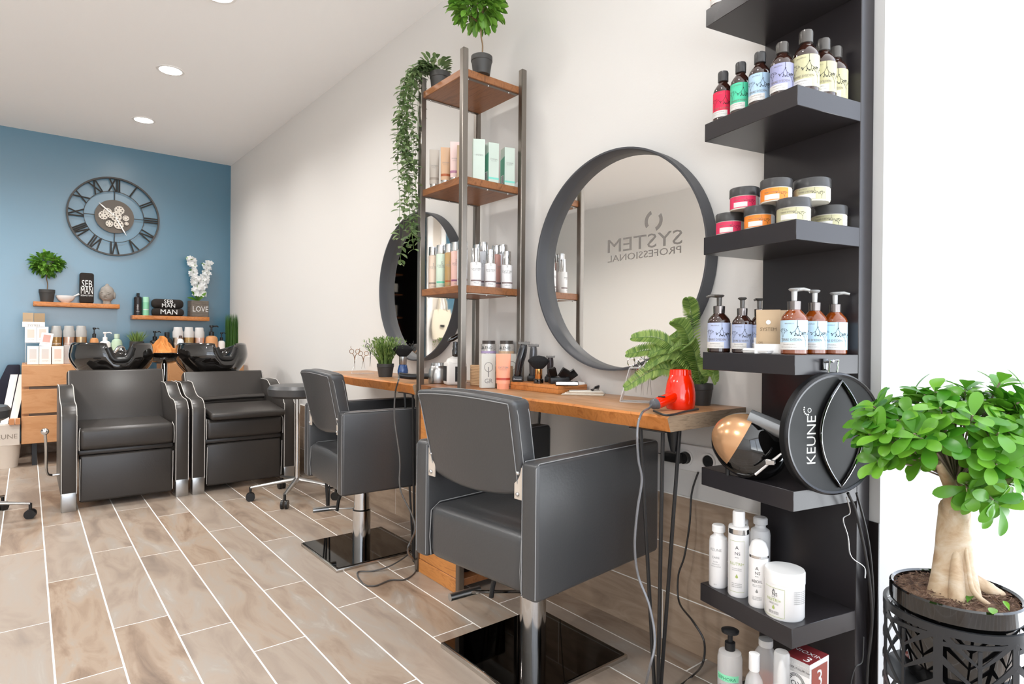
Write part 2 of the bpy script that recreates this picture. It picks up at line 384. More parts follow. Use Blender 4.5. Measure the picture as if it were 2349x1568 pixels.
for k, s in enumerate(rn):
    a = -k * pi / 6; er = Vector((sin(-a), 0, cos(a))); et = Vector((cos(a), 0, sin(a))); 
    b = B(); tot = sum(wd[ch] for ch in s); sc = .052 if len(s) < 4 else .042; x = -tot * sc / 2
    for ch in s:
        w = wd[ch] * sc
        for (u0, v0, u1, v1) in strokes[ch]:
            r0 = .64 * R_; r1 = R_ - .008
            p = et * (x + (u0 * w if ch != 'I' else w / 2)) + er * (r0 + (r1 - r0) * v0); q = et * (x + (u1 * w if ch != 'I' else w / 2)) + er * (r0 + (r1 - r0) * v1)
            b.tube([p + Vector((0, -.004, 0)), q + Vector((0, -.004, 0))], .0062, 0, 4)
        x += w
    b.build('numeral', m_iron, t)
b = B()
for k in range(4):
    d = Vector((sin(k * pi / 2), 0, cos(k * pi / 2))); b.tube([d * .14, d * .64 * R_], .0035, 0, 6)
b.build('spoke', m_iron, t)
b = B(); b.lathe([(.0001, 0), (.15, 0), (.15, .006), (.0001, .006)], 48, 0, Matrix.Rotation(pi / 2, 4, 'X')); b.build('centre_plate', pbr('taupe_plate', '5F564D', .5), t)
for gi, (gx, gz, gr) in enumerate(((-.055, .035, .036), (.035, .06, .04), (-.085, .0, .038), (.085, -.005, .026), (.01, .0, .045), (.03, -.07, .04), (-.04, -.07, .03), (.09, -.055, .017), (-.03, .01, .03))):
    b = B(); n = 16
    pts = []
    for k in range(n * 4):
        r = gr * (1 if k % 4 < 2 else .9); an = 2 * pi * k / (n * 4); pts.append((gx + r * cos(an), gz + r * sin(an)))
    dy = -.0016 * gi; b.prism(pts, dy - .0105, dy - .008, 'y', 0)
    for k in range(6):
        an = k * pi / 3; b.prism([(gx + gr * .58 * cos(an) + gr * .17 * cos(q * pi / 4), gz + gr * .58 * sin(an) + gr * .17 * sin(q * pi / 4)) for q in range(8)], dy - .0108, dy - .0098, 'y', 1)
    b.build('gear', [m_cream, pbr('taupe_plate', '5F564D')], t)
m_hand = pbr('white_hands', 'F2F0EC', .4)
def hand(ax, az, L, tail):
    d = Vector((ax, 0, az)).normalized(); n = Vector((-d.z, 0, d.x)); o = Vector((0, -.027, 0)); 
    pts = [o - d * tail - n * .003, o + d * L * .75 - n * .005, o + d * L, o + d * L * .75 + n * .005, o - d * tail + n * .003]
    b = B(); b.add([p for p in pts] + [p + Vector((0, .002, 0)) for p in pts], [(0, 1, 2, 3, 4), (9, 8, 7, 6, 5)] + [(i, (i + 1) % 5, (i + 1) % 5 + 5, i + 5) for i in range(5)]); b.build('clock_hand', m_hand, t)
hand(.48, -.88, .19, .03); hand(-.75, .66, .165, .03)
# ------------------------------------------------------------------ plants helpers
def pot(t, r, h, mat=None, n='pot', soil=True):
    rb = r * .78
    B().lathe([(.0001, 0), (rb, 0), (rb + (r - rb) * .8, h * .72), (r, h * .74), (r, h), (r * .93, h), (r * .9, h * .86), (.0001, h * .84)], 28).build(n, mat or m_pot, t)
def topiary(name, label, loc, r, h, stem_h, cr, nleaf=260, L=.03, group=None, shift=0):
    t = thing(name, label, 'plant', loc, group=group)
    pot(t, r, h)
    B().tube(bez([(0, 0, h * .8), (.004, 0, h + stem_h * .4), (-.003, .002, h + stem_h * .8), (0, 0, h + stem_h + cr * .5)], 5), r * .07, 0, 7).build('stem', m_stem, t)
    b = B(); rnd = random.Random(hash(name) % 99 + int(r * 1e4)); C0 = Vector((RC[0][0] * shift, RC[0][1] * shift, h + stem_h + cr * .85))
    for i in range(nleaf):
        u = rnd.uniform(-1, 1); a = rnd.uniform(0, 2 * pi); q = sqrt(1 - u * u); d = Vector((q * cos(a), q * sin(a), u * .8)); k = rnd.uniform(.45, 1)
        dr = (d + Vector((rnd.uniform(-.6, .6), rnd.uniform(-.6, .6), rnd.uniform(-.7, .5)))).normalized()
        b.leaf(C0 + d * cr * k * .85, dr, Vector((rnd.uniform(-.5, .5), rnd.uniform(-.5, .5), 1)), L * rnd.uniform(.8, 1.25), L * .48, 0)
    b.build('foliage', m_leaf, t)
    b = B()
    for i in range(12):
        a = i * 2.4; d = Vector((cos(a) * .7, sin(a) * .7, rnd.uniform(-.3, .9))); b.tube([C0 + Vector((0, 0, -cr * .6)), C0 + d * cr * .7], .0016, 0, 4)
    b.build('twigs', m_stem, t)
    return t
def grasspot(name, label, loc, r, h, gh, spread, n=150, mat=None, w=.004, leafy=False, group=None):
    t = thing(name, label, 'plant', loc, group=group); pot(t, r, h); rnd = random.Random(int(gh * 1e4) + n); b = B()
    for i in range(n):
        a = rnd.uniform(0, 2 * pi); rr = rnd.uniform(0, r * .7); s = spread * rnd.uniform(.15, 1) * (rr / r + .35); L = gh * rnd.uniform(.65, 1.05)
        p0 = Vector((cos(a) * rr, sin(a) * rr, h * .84)); d = Vector((cos(a) * s, sin(a) * s, 0)); 
        pts = [p0 + d * (k / 4) ** 1.6 + Vector((0, 0, L * (k / 4) * (1 - .12 * (k / 4) * s / spread))) for k in range(5)]
        n_ = Vector((-sin(a), cos(a), 0)).lerp(Vector((cos(a * 3), sin(a * 3), 0)), .5).normalized(); vs = []
        for k, q in enumerate(pts):
            ww = w * (1 - (k / 4) ** 2 * .85) / 2; vs += [q - n_ * ww, q + n_ * ww]
        b.add(vs, [(2 * k, 2 * k + 1, 2 * k + 3, 2 * k + 2) for k in range(4)])
        if leafy:
            for k in range(1, 5):
                for sgn in (-1, 1):
                    dd = (pts[k] - pts[k - 1]).normalized(); b.leaf(pts[k], dd + n_ * sgn * .8 + Vector((rnd.uniform(-.3, .3), rnd.uniform(-.3, .3), .2)), d + Vector((0, 0, .3)), w * 4.5, w * .9, 0)
    b.build('grass_blades' if not leafy else 'foliage', mat or m_grass, t); return t
# ------------------------------------------------------------------ bottle helpers
def mcol(hexc, rough=.35, metal=0): return pbr('paint_' + hexc + ('_m' if metal else ''), hexc, rough, metal)
def patch(b, r, z0, z1, a0, a1, mat, n=14):
    b.grid(lambda u, v: (r * sin(a0 + (a1 - a0) * u), -r * cos(a0 + (a1 - a0) * u), z0 + (z1 - z0) * v), n, 2, mat)
def branch(b, r, z0, z1, mat, a0, sc, flip=1, seed=0):
    rnd = random.Random(seed)
    def seg(u0, v0, u1, v1, w):
        du, dv = u1 - u0, v1 - v0; l = sqrt(du * du + dv * dv) or 1; nx, nz = -dv / l * w, du / l * w
        vs = []
        for u, v, k in ((u0, v0, 1), (u0, v0, -1), (u1, v1, -1), (u1, v1, 1)):
            uu = u + nx * k; a = a0 + uu / r; vs.append((r * sin(a), -r * cos(a), v + nz * k))
        b.add(vs, [(0, 1, 2, 3)], mat)
    def grow(u, v, ang, L, dpt):
        u1 = u + L * sin(ang); v1 = v + L * cos(ang) * flip; seg(u, v, u1, v1, sc * .009)
        if dpt == 0 or rnd.random() < .3:
            seg(u1, v1, u1 + sc * .035, v1 + sc * .035, sc * .028)
        if dpt: 
            for da in (-.5, .45): grow(u1, v1, ang + da + rnd.uniform(-.2, .2), L * .68, dpt - 1)
    grow(0, z0 if flip > 0 else z1, 0, (z1 - z0) * .3, 3)
def amber(label, loc, r, h, band, capm, group, body=None, pump=0, extra=0, rot=None, name='shampoo_bottle', cath='bottle', lid=None):
    """round apothecary bottle: shoulder, neck, cap or pump, printed wrap label with branches"""
    t = thing(name, label, cath, loc, face(loc, extra) if rot is None else rot, group)
    hb = h * (.80 if not pump else .70)
    hs = hb * (.74 if not pump else .76); rn = r * .42
    prof = [(.0001, 0), (r * .93, 0), (r, h * .015), (r, hs), (r * .93, hs + (hb - hs) * .25), (r * .68, hs + (hb - hs) * .62), (rn * 1.05, hb - (hb - hs) * .12), (rn, hb)]
    B().lathe(prof, 32).build('bottle_body', body or m_dkamber, t)
    if not pump:
        B().lathe([(rn * .95, hb), (rn * 1.25, hb + .001), (rn * 1.28, h * .97), (rn * 1.15, h), (.0001, h)], 24).build('cap', capm, t)
    else:
        B().lathe([(rn, hb - .004), (rn * 1.2, hb - .004), (rn * 1.25, hb + h * .1), (rn * .9, hb + h * .11), (.0001, hb + h * .11)], 24).build('collar', capm, t)
        c = capm if lid is None else lid; b = B(); z = hb + h * .11
        b.lathe([(rn * .5, z), (rn * .55, h * .95), (rn * .9, h * .965), (rn * 1.1, h * .985), (rn * .9, h), (.0001, h)], 20, c=(0, 0))
        b.tube([(0, 0, h * .975), (pump * r * .7, 0, h * .985), (pump * r * 1.15, 0, h * .962)], [rn * .42, rn * .33, rn * .26], 0, 10)
        b.build('pump_head', c, t)
    z0 = h * .07; z1 = hs * .96; zm = z0 + (z1 - z0) * .25
    b = B(); patch(b, r * 1.012, z0, z1, -2.2, 2.2, 0, 28); patch(b, r * 1.02, z0, zm, -2.2, .45, 1, 20)
    branch(b, r * 1.03, zm, z1, 2, .25, r * 1.6, -1, 3); branch(b, r * 1.03, z0 + (z1 - z0) * .1, z1 * .8, 2, .95, r * 1.3, 1, 5); branch(b, r * 1.03, zm, z1 * .9, 2, -.9, r, 1, 8)
    b.text("TERRE D'EDEN", r * .27, None, 3, (r * 1.03, zm + r * .12, -.22)); b.text('BEAUTEPLUS', r * .13, None, 3, (r * 1.03, z1 - r * .3, -.35))
    for k in range(3): b.text(['SHAMPOOING', 'POUR TOUS TYPES DE CHEVEUX', '250 ml e'][k], r * (.15 if k == 0 else .1), None, 4, (r * 1.03, zm - r * (.22 + .2 * k), -.35))
    b.build('printed_label', [mcol(band, .45), mcol('D9D6D2', .5), m_ink, pbr('label_title', '7C7468', .6), m_greyink], t)
    return t
# ------------------------------------------------------------------ black wall shelf unit
UX = -DD; 
def U(c, d, z): return PR + CD * c - DD * d + Vector((0, 0, z))      # c: along the board from its near end, d: out from the board
t = thing('wall_shelf_unit', 'tall black wall shelf unit with thick open shelves beside the white pillar', 'shelf unit', (PR.x, PR.y, 0), -A_)
B().box((.025, .145, 1.25), (.05, .29, 2.44), 0, .0015, 1).build('back_board', m_black, t)
SZ = [1.897, 1.588, 1.282, .972, .660, .346, .04]
for z in SZ: B().box((-.1125, .145, z - .0235), (.225, .29, .047), 0, .001, 1).build('shelf', m_black, t)
def heading(px):
    d = ray(px, 784); return Vector((d.x, d.y))
def online(px, c=None, d=None):          # where the column px crosses a row on the shelf unit
    h2 = heading(px); s = h2.x / h2.y
    if d is not None:
        P = PR - DD * d; V = CD
    else:
        P = PR + CD * c; V = -DD
    k = (P.x - s * P.y) / (s * V.y - V.x); return P + V * k
G1 = 'shampoo bottles on the shelf above eye level'
for i, (px, py, w, band, cap, lb, row) in enumerate([
        (1653, 166, 46, 'E8244E', m_cap, 'brown bottle with a crimson label, leftmost on the upper shelf', .190),
        (1693, 145, 47, '4FC79E', m_cap, 'brown bottle with a mint green label on the upper shelf', .190),
        (1737, 122, 52, 'AECBE3', m_cap, 'brown bottle with a pale blue label on the upper shelf', .190),
        (1788, 100, 56, '9A9CC0', m_capm, 'brown bottle with a lilac label on the upper shelf', .190),
        (1842, 73, 65, 'BDB994', m_capm, 'largest looking cream labelled brown bottle, at the corner of the upper shelf', None),
        (1882, 92, 62, 'B5B08B', m_capm, 'cream labelled brown bottle just right of the corner bottle on the upper shelf', None),
        (1922, 110, 58, 'B5B08B', m_capm, 'cream labelled brown bottle standing against the board on the upper shelf', None)]):
    p = online(px, d=row) if row else (online(px, c=[.035, .035][i - 4]) if i < 6 else U(.045, .032, 0))
    p.z = SZ[1]; r = rad(p, w, px); amber(lb, p, min(r, .0295), zat(p, py) - SZ[1], band, cap, G1)
p = online(1646, d=.19); p.z = SZ[0]; amber('brown bottle with an orange label cut by the top of the picture', p, .027, .13, 'E8702A', m_cap, 'bottles on the topmost visible shelf')
def jar(label, loc, r, h, band, group):
    t = thing('hair_mask_jar', label, 'jar', loc, face(loc, .1), group)
    B().lathe([(.0001, 0), (r * .92, 0), (r * .95, h * .04), (r * .95, h * .6), (.0001, h * .6)], 36).build('jar_body', mcol('E5DFD2'), t)
    B().lathe([(r, h * .6), (r, h * .96), (r * .96, h), (.0001, h)], 36).build('lid', m_cap, t)
    b = B(); patch(b, r * .962, h * .05, h * .57, -2.4, 2.4, 0, 30); patch(b, r * .968, h * .08, h * .3, -.9, .1, 1, 10)
    patch(b, r * .968, h * .06, h * .56, .75, 1.5, 1, 8)
    branch(b, r * .972, h * .08, h * .5, 2, .45, r * .6, 1, 4); branch(b, r * .972, h * .2, h * .56, 2, .05, r * .5, -1, 6)
    b.text("TERRE D'EDEN", r * .14, None, 3, (r * .972, h * .36, -.45)); b.text('BEAUTEPLUS', r * .08, None, 3, (r * .972, h * .49, -.6))
    for k in range(6): b.text('soin capillaire', r * .065, None, 4, (r * .972, h * (.47 - .07 * k), 1.1))
    b.build('printed_label', [mcol(band, .45), mcol('D9D6D2', .5), m_ink, pbr('label_title', '7C7468', .6), m_greyink], t)
GJ = 'hair mask jars stacked in two layers'
zs = SZ[2]; J = []
for px, pt, w, band, lb, row in ((1672, 486, 68, 'E03460', 'pink labelled jar, lower left of the stacked jars', 1), (1739, 469, 72, 'F08A2E', 'orange labelled jar in the lower layer of the stacked jars', 1),
        (1817, 451, 94, 'B9B592', 'cream labelled jar at the shelf corner under the top cream jar', 0), (1898, 463, 80, 'B0AB88', 'cream labelled jar, lower right against the black board', 2)):
    p = online(px, d=.186) if row == 1 else online(px, c=.043 if row == 0 else .06)
    p.z = zs; h = .056; jar(lb, p, [.0385, .0385, .0425][row] if row != 1 else .037, h, band, GJ); J.append(p)
for (a, c_), band, lb, r in (((0, 1), 'E03460', 'pink labelled jar resting on the lower pink and orange jars', .037), ((1, 2), 'F08A2E', 'orange labelled jar resting on the upper layer of the stack', .037), ((2, 3), 'B5B08D', 'cream labelled jar at the very top of the jar stack', .0425)):
    p = (J[a] + J[c_]) / 2; p.z = zs + .0565; jar(lb, p, r, .056, band, GJ)
# pump bottles on the eye-level shelf
GP = 'pump bottles on the eye level shelf'; zs = SZ[3]; m_pumpc = pbr('chrome_collar', '77716F', .15, .9); m_pumpw = pbr('pale_pump_head', 'B2B2B1', .2, .3)
for px, pt, w, band, pm, body, lb, kw, hd in ((1649, 676, 53, 'B4BEDC', -1, m_dkamber, 'dark pump bottle with a lilac blue label, leftmost on the eye level shelf', dict(d=.186), m_capm),
        (1702, 682, 47, 'A9B4D2', -.2, m_dkamber, 'dark pump bottle turned to show its white back label', dict(d=.172), m_capm),
        (1741, 684, 44, 'A9B4D2', -.5, m_dkamber, 'dark pump bottle half hidden behind the kraft pouch', dict(d=.135), m_capm),
        (1821, 661, 65, 'B9D6E9', 1, m_orangeamber, 'amber pump bottle with a sky blue label nearest the shelf corner', dict(c=.045), m_pumpw),
        (1868, 665, 58, 'B9D6E9', -.4, m_orangeamber, 'amber pump bottle with a sky blue label, middle of the right three', dict(c=.06), m_pumpw),
        (1910, 670, 58, 'B9D6E9', 1, m_orangeamber, 'amber pump bottle with a sky blue label beside the black board', None, m_pumpw)):
    p = online(px, **kw) if kw else U(.04, .032, 0)
    p.z = zs; amber(lb, p, min(rad(p, w, px), .0295), zat(p, pt) - zs, band, m_pumpc, GP, body, pm, name='pump_bottle', lid=hd)
def cardbox(name, label, cat, loc, d, rot, mat, texts=(), group=None, faces=None, extra=None):
    """box with print on its front (local -Y)"""
    b = B(); mats = [mat]; b.box((0, 0, d[2] / 2), d, 0, .0008, 1)
    for (s, size, x, z, m) in texts:
        if m not in mats: mats.append(m)
        b.text(s, size, Matrix.Translation((x, -d[1] / 2 - .0006, z)), mats.index(m))
    for (x0, z0, x1, z1, m) in (faces or ()):
        if m not in mats: mats.append(m)
        b.add([(x0, -d[1] / 2 - .0004, z0), (x1, -d[1] / 2 - .0004, z0), (x1, -d[1] / 2 - .0004, z1), (x0, -d[1] / 2 - .0004, z1)], [(0, 1, 2, 3)], mats.index(m))
    if extra: extra(b, mats)
    o = b.build(name, mats, None, loc, rot, smooth=False); tag(o, label, cat, group); return o
p = online(1762, d=.186); p.z = zs; r_ = -A_ - .75
q = thing('sample_display', 'white tray box holding kraft paper pouches on the eye level shelf', 'box', p, face(p, .05))
B().box((0, .02, .001), (.062, .075, .002)).box((0, -.017, .012), (.062, .001, .024)).box((-.031, .02, .014), (.001, .075, .028)).box((.031, .02, .014), (.001, .075, .028)).box((0, .057, .02), (.062, .001, .04)).build('tray', m_white, q)
def pouch(label, loc, rot, w, h, txt=True, lean=.1):
    b = B(); b.grid(lambda u, v: ((u - .5) * w * (1 - .04 * sin(v * pi)), -.008 * sin(u * pi) ** .6 * sin(pi * min(v * 1.15, 1)) ** .7 + lean * v * h - .0005, v * h), 12, 12)
    b.grid(lambda u, v: ((u - .5) * w * (1 - .04 * sin(v * pi)), .008 * sin(u * pi) ** .6 * sin(pi * min(v * 1.15, 1)) ** .7 + lean * v * h + .0005, v * h), 12, 12)
    if txt:
        M = Matrix.Translation((0, -.0105, 0)); b.text('SYSTEM', w * .2, Matrix.Translation((0, -.0095 + lean * h * .5, h * .5)), 1); b.text('OIL', w * .13, Matrix.Translation((-w * .3, -.008 + lean * h * .2, h * .2)), 1)
        b.prism([(w * .1 * cos(k * pi / 8), h * .7 + w * .1 * sin(k * pi / 8)) for k in range(16)], -.0085 + lean * h * .7, -.008 + lean * h * .7, 'y', 2)
    o = b.build('sample_pouch', [m_kraft, pbr('brown_print', '6B573F'), m_whiteink], None, loc, rot); tag(o, label, 'pouch', 'kraft sample pouches'); return o
pouch('kraft pouch with dark print standing in the white tray, front one', p + Vector((0, 0, .004)), face(p, .05), .056, .105)
p2 = online(1800, d=.12); p2.z = zs
pouch('plain kraft pouch behind the amber pump bottles', p2, face(p2, 0), .05, .11, False); p2 = online(1842, d=.10) ; p2.z = zs
p2 = U(.16, .05, zs); pouch('plain kraft pouch leaning behind the rightmost pump bottles', p2, face(p2, 0), .05, .11, False)
p = online(1737, d=.206); p.z = zs; B_ = B(); B_.box((0, 0, .0065), (.08, .02, .013), 0, .005, 3).box((0, 0, .0068), (.0805, .0205, .001), 1)
tag(B_.build('white_case', [m_white, m_greyink], None, p, -A_ - pi / 2), 'flat white rounded case lying at the front edge of the eye level shelf', 'case')
# hook and round salon mirror hanging from the shelf
hp = PN + DD * .098 - CD * .004 + Vector((0, 0, .955))
t = thing('wall_hook', 'small chrome hook stuck on the end of the eye level shelf', 'hook', hp, -A_)
B().box((0, .0005, -.006), (.017, .006, .028), 0, .002, 2).build('hook_plate', m_glossblack, t)
B().cyl((0, 0, 0), (0, -.022, .003), .003, 0, 12).build('peg', m_chrome, t)
mc = PN + DD * .103 - CD * .02 + Vector((0, 0, .79)); mrot = -A_ - .16
t = thing('hand_mirror', 'round glossy black salon mirror with white upright lettering hanging on its hook', 'mirror', mc, mrot)
RX = Matrix.Rotation(pi / 2, 4, 'X'); b = B(); Rm = .142
b.lathe([(.0001, -.012), (Rm - .01, -.012), (Rm, -.008), (Rm, .008), (Rm - .006, .013), (Rm - .014, .010), (.0001, .008)], 64, 0, RX); b.build('mirror_shell', pbr('satin_black_shell', '161617', .42, spec=.3), t)
b = B(); b.lathe([(Rm - .010, .0125), (Rm - .005, .0145), (Rm - .001, .0105)], 64, 0, RX, cap=False); b.build('rim', pbr('gloss_rim', '3A3A3C', .12, .7), t)
lens = []
for k in range(24):
    u = k / 23; z = -.122 + .244 * u; lens.append((.062 * (1 - (2 * u - 1) ** 2) + .012, z))
lens2 = [( .012 - .058 * (1 - (2 * k / 23 - 1) ** 2), -.122 + .244 * k / 23) for k in range(24)]
ptsL = [Vector((x, -.0135, z)) for x, z in lens] + [Vector((x, -.0135, z)) for x, z in reversed(lens2[1:-1])]
b = B(); b.tube(ptsL, .004, 0, 8, closed=True); b.build('handle_ridge', m_glossblack, t)
b = B(); b.add([(p_.x, -.0105, p_.z) for p_ in ptsL], [tuple(range(len(ptsL)))]); b.build('handle_recess', pbr('recess_black', '141415', .35, spec=.3), t)
b = B(); T = Matrix.Translation((-.056, -.0096, -.012)) @ Matrix.Rotation(-pi / 2, 4, 'Y'); b.text('KEUNE', .036, T)
for k in range(6):
    a = pi / 2 + k * .42; b.sph((-.079 - .011 * sin(a - .4), -.0092, .058 + .012 * cos(a - .4)), .0022, seg=8, ring=5)
b.lathe([(.004, 0), (.0055, 0)], 16, 0, Matrix.Translation((-.074, -.0096, .056)) @ RX, cap=False)
b.build('lettering', m_whiteink, t)
b = B(); b.tube([(-.012, -.0, Rm - .003), (-.012, -.004, Rm + .028), (.012, -.004, Rm + .028), (.012, 0, Rm - .003)], .0022, 0, 8); b.build('hanging_loop', m_chrome, t)
# big hooded hair dryer lying on the shelf
p = ond(1718, 1020, 1.52); p.z = SZ[4] + .078
t = thing('hair_clipper_case', 'x', 'hair dryer', p, face(p)); t.name = 'domed_hair_dryer'; t['label'] = 'large black and gold domed hair dryer lying on the shelf beside the round mirror'
Mt = Matrix.Rotation(radians(28), 4, 'Y') @ Matrix.Rotation(radians(0), 4, 'X')
b = B(); b.sph((0, 0, 0), (.094, .070, .080), 0, 40, 24, Mt); b.build('dome', m_glossblack, t)
b = B(); b.grid(lambda u, v: tuple(Mt @ Vector((-.095 * cos(.15 + v * 1.15), -.0708 * sin(.15 + v * 1.15) * cos((u - .40) * 2.2), .0808 * sin(.15 + v * 1.15) * sin((u - .40) * 2.2)))), 18, 12)
b.build('gold_panel', pbr('copper_gold', 'C79A72', .22, .6), t)
b = B(); b.tube([(.0, -.02, .075), (.085, -.035, .045)], .021, 0, 20); b.build('nozzle', pbr('smoked_clear_tube', '8C8E90', .12, .5), t)
b = B(); b.tube([(.015, -.078, -.055), (.05, -.08, -.02), (.09, -.078, .015)], .004, 0, 10).box((.047, -.08, -.022), (.022, .010, .014), 0, .002, 1, None); b.build('chrome_clip', m_chrome, t)
b = B(); b.cyl((-.05, 0, -.078), (-.05, 0, -.04), .005).cyl((.03, 0, -.078), (.03, 0, -.05), .005); b.build('foot_pegs', m_blackpl, t)
# white bottles on the low shelf
GL = 'white bottles on the low shelf'; zs = SZ[5]; m_wb = pbr('white_bottle', 'F1EFEE', .3); m_green = pbr('olive_green_print', 'A7B566', .6)
def wbottle(label, px, py, pt, w, kind, name='white_bottle'):
    p = onz(px, py, zs); r = rad(p, w, px) ; p = p + Vector((p.x, p.y, 0)).normalized() * r; p.z = zs; r = rad(p, w, px); h = zat(p, pt) - zs
    t = thing(name, label, 'bottle', p, face(p), GL)
    if kind == 'keune':
        B().lathe([(.0001, 0), (r * .9, 0), (r, .004), (r, h * .72), (r * .92, h * .79), (r * .55, h * .835), (r * .5, h * .9)], 32).build('bottle_body', m_wb, t)
        B().lathe([(r * .6, h * .88), (r * .72, h * .89), (r * .72, h * .98), (r * .6, h), (.0001, h)], 24).build('cap', m_white, t)
        b = B()
        for s_, z, sz in (('KEUNE', .6, .42), ('CARE', .48, .36), ('SILVER', .42, .18), ('SHAMPOO', .38, .18), ('SHAMPOOING', .345, .18), ('300 ml', .06, .12)): b.text(s_, r * sz, None, 0, (r * 1.01, h * z, -.3))
        b.build('print', m_greyink, t)
    elif kind == 'tall':
        B().lathe([(.0001, 0), (r * .93, 0), (r, .004), (r, h * .74), (.0001, h * .74)], 32).build('bottle_body', m_wb, t)
        B().lathe([(r * 1.01, h * .745), (r * 1.01, h * .80), (.0001, h * .80)], 32).build('silver_ring', m_chrome, t)
        B().lathe([(r * 1.0, h * .80), (r * .97, h * .825), (r * .6, h * .83), (r * .6, h * .985), (r * .5, h), (.0001, h)], 28).build('cap', m_white, t)
    elif kind == 'dome':
        B().lathe([(.0001, 0), (r * .93, 0), (r, .004), (r, h * .74), (.0001, h * .74)], 32).build('bottle_body', m_wb, t)
        B().lathe([(r * 1.01, h * .742), (r * 1.01, h * .78), (.0001, h * .78)], 32).build('silver_ring', m_chrome, t)
        B().lathe([(r, h * .78), (r * .97, h * .86), (r * .7, h * .96), (r * .3, h), (.0001, h)], 28).build('cap', m_white, t)
    elif kind == 'jar':
        B().lathe([(.0001, 0), (r * .93, 0), (r * .98, .004), (r * .98, h * .74), (.0001, h * .74)], 40).build('jar_body', m_wb, t)
        B().lathe([(r, h * .74), (r, h * .96), (r * .96, h), (.0001, h)], 40).build('lid', m_white, t)
    if kind in ('tall', 'dome', 'jar'):
        k = .55 if kind == 'jar' else 1
        b = B(); hh = h * .68; a0 = -.15 if kind != 'jar' else -.55; rr = r * 1.012
        aw = .75 if kind == 'tall' else .55
        if kind != 'dome':
            for aa, bb_ in ((a0 - aw - .012, a0 - aw), (a0 + aw, a0 + aw + .012)): patch(b, rr, hh * .1, hh * .98, aa, bb_, 1, 2)
            for za in (.1, .98): patch(b, rr, hh * za - .0004, hh * za + .0004, a0 - aw, a0 + aw, 1, 10)
        b.text('A', r * .5 * k, None, 0, (rr, hh * .84, a0)); b.text('NS', r * .45 * k, None, 0, (rr, hh * .74, a0 + .06)); b.text('BRASIL', r * .12 * k, None, 0, (rr, hh * .69, a0))
        b.text('NUTRI+' if kind != 'dome' else 'BBOIL', r * .42 * k, None, 1 if kind != 'dome' else 0, (rr, hh * .56, a0))
        for j in range(2): b.text('traitement cheveux', r * .12 * k, None, 0, (rr, hh * (.50 - .03 * j), a0))
        dz = hh * .36; dr = r * .14 * k
        b.add([(rr * sin(a0 + x / rr), -rr * cos(a0 + x / rr), dz + z) for x, z in [(0, dr * 2.2), (dr * .5, dr)] + [(dr * cos(q), dr * sin(q) * .9) for q in [0, -.8, -1.57, -2.35, -3.14]] + [(-dr * .5, dr)]], [tuple(range(8))], 1 if kind != 'dome' else 2)
        for j in range(3): b.text('sulfate sans parabene', r * .12 * k, None, 0, (rr, hh * (.24 - .03 * j), a0))
        if kind == 'jar':
            for j in range(7): b.text('composition aqua cetearyl', r * .075, None, 0, (rr, hh * (.92 - .06 * j), .85))
        b.build('print', [m_ink, m_green, m_greyink], t)
    return t
wbottle('white shampoo bottle with faint grey lettering, leftmost on the low shelf', 1647, 1350, 1202, 43, 'keune')
wbottle('tallest white bottle with a silver ring and green drop on the low shelf', 1693, 1371, 1171, 48, 'tall')
wbottle('white bottle with a rounded clear top and silver band behind the wide jar', 1739, 1395, 1236, 46, 'dome')
wbottle('wide white jar with a green framed label on the low shelf', 1799, 1426, 1302, 95, 'jar', 'white_jar')
wbottle('white capped bottle standing at the back of the low shelf behind the silver banded one', 1743, 1330, 1185, 47, 'keune')
wbottle('white capped bottle mostly hidden behind the tallest bottle', 1702, 1318, 1190, 38, 'keune')
# bottles at floor level
zs = SZ[6]; GF = 'bottles on the lowest shelf'
def fb(px, pt, w, dpt):
    p = ond(px, 1550, dpt); p.z = zs; return p, rad(p, w, px), zat(p, pt) - zs
p, r, h = fb(1674, 1441, 58, 1.52)
h = .20; zz = zat(p, 1441); 
t = thing('cleanser_bottle', 'clear pump bottle with a mint green sticker and black pump on the lowest shelf', 'bottle', p, face(p), GF); h = zz - zs
B().lathe([(.0001, 0), (r * .95, 0), (r, .005), (r, h * .70), (r * .9, h * .755), (r * .4, h * .775), (.0001, h * .78)], 36).build('bottle_body', m_clear, t)
b = B(); b.lathe([(r * .3, h * .775), (r * .42, h * .78), (r * .42, h * .86), (r * .2, h * .87), (r * .2, h * .95), (r * .7, h * .965), (r * .72, h * .985), (r * .4, h), (.0001, h)], 24); b.build('pump', m_blackpl, t)
b = B(); patch(b, r * 1.01, h * .49, h * .56, -1.2, .75, 0, 16); b.text('SEPHORA', r * .38, None, 1, (r * 1.02, h * .505, -.3))
for j in range(2): b.text(['micellaire', 'demaquillante'][j], r * .26, None, 2, (r * 1.02, h * (.43 - .06 * j), -.4))
b.build('printed_label', [mcol('8FE3B8'), pbr('green_print', '2E8A60'), m_ink], t)
p, r, h = fb(1730, 1496, 44, 1.42)
t = thing('tonic_bottle', 'small clear round bottle with a white cap at the bottom', 'bottle', p, face(p), GF)
B().lathe([(.0001, 0), (r * .95, 0), (r, .005), (r, h * .66), (r * .85, h * .74), (r * .5, h * .8), (r * .5, h * .84)], 32).build('bottle_body', m_clear, t)
B().lathe([(r * .55, h * .82), (r * .58, h * .83), (r * .58, h * .99), (.0001, h)], 24).build('cap', m_white, t)
p, r, h = fb(1756, 1463, 58, 1.56)
t = thing('oil_bottle', 'clear bottle half full of orange liquid behind the small capped bottle', 'bottle', p, face(p), GF)
B().lathe([(.0001, 0), (r * .95, 0), (r, .005), (r, h * .72), (r * .85, h * .82), (r * .5, h * .9), (r * .5, h * .93)], 32).build('bottle_body', m_clear, t)
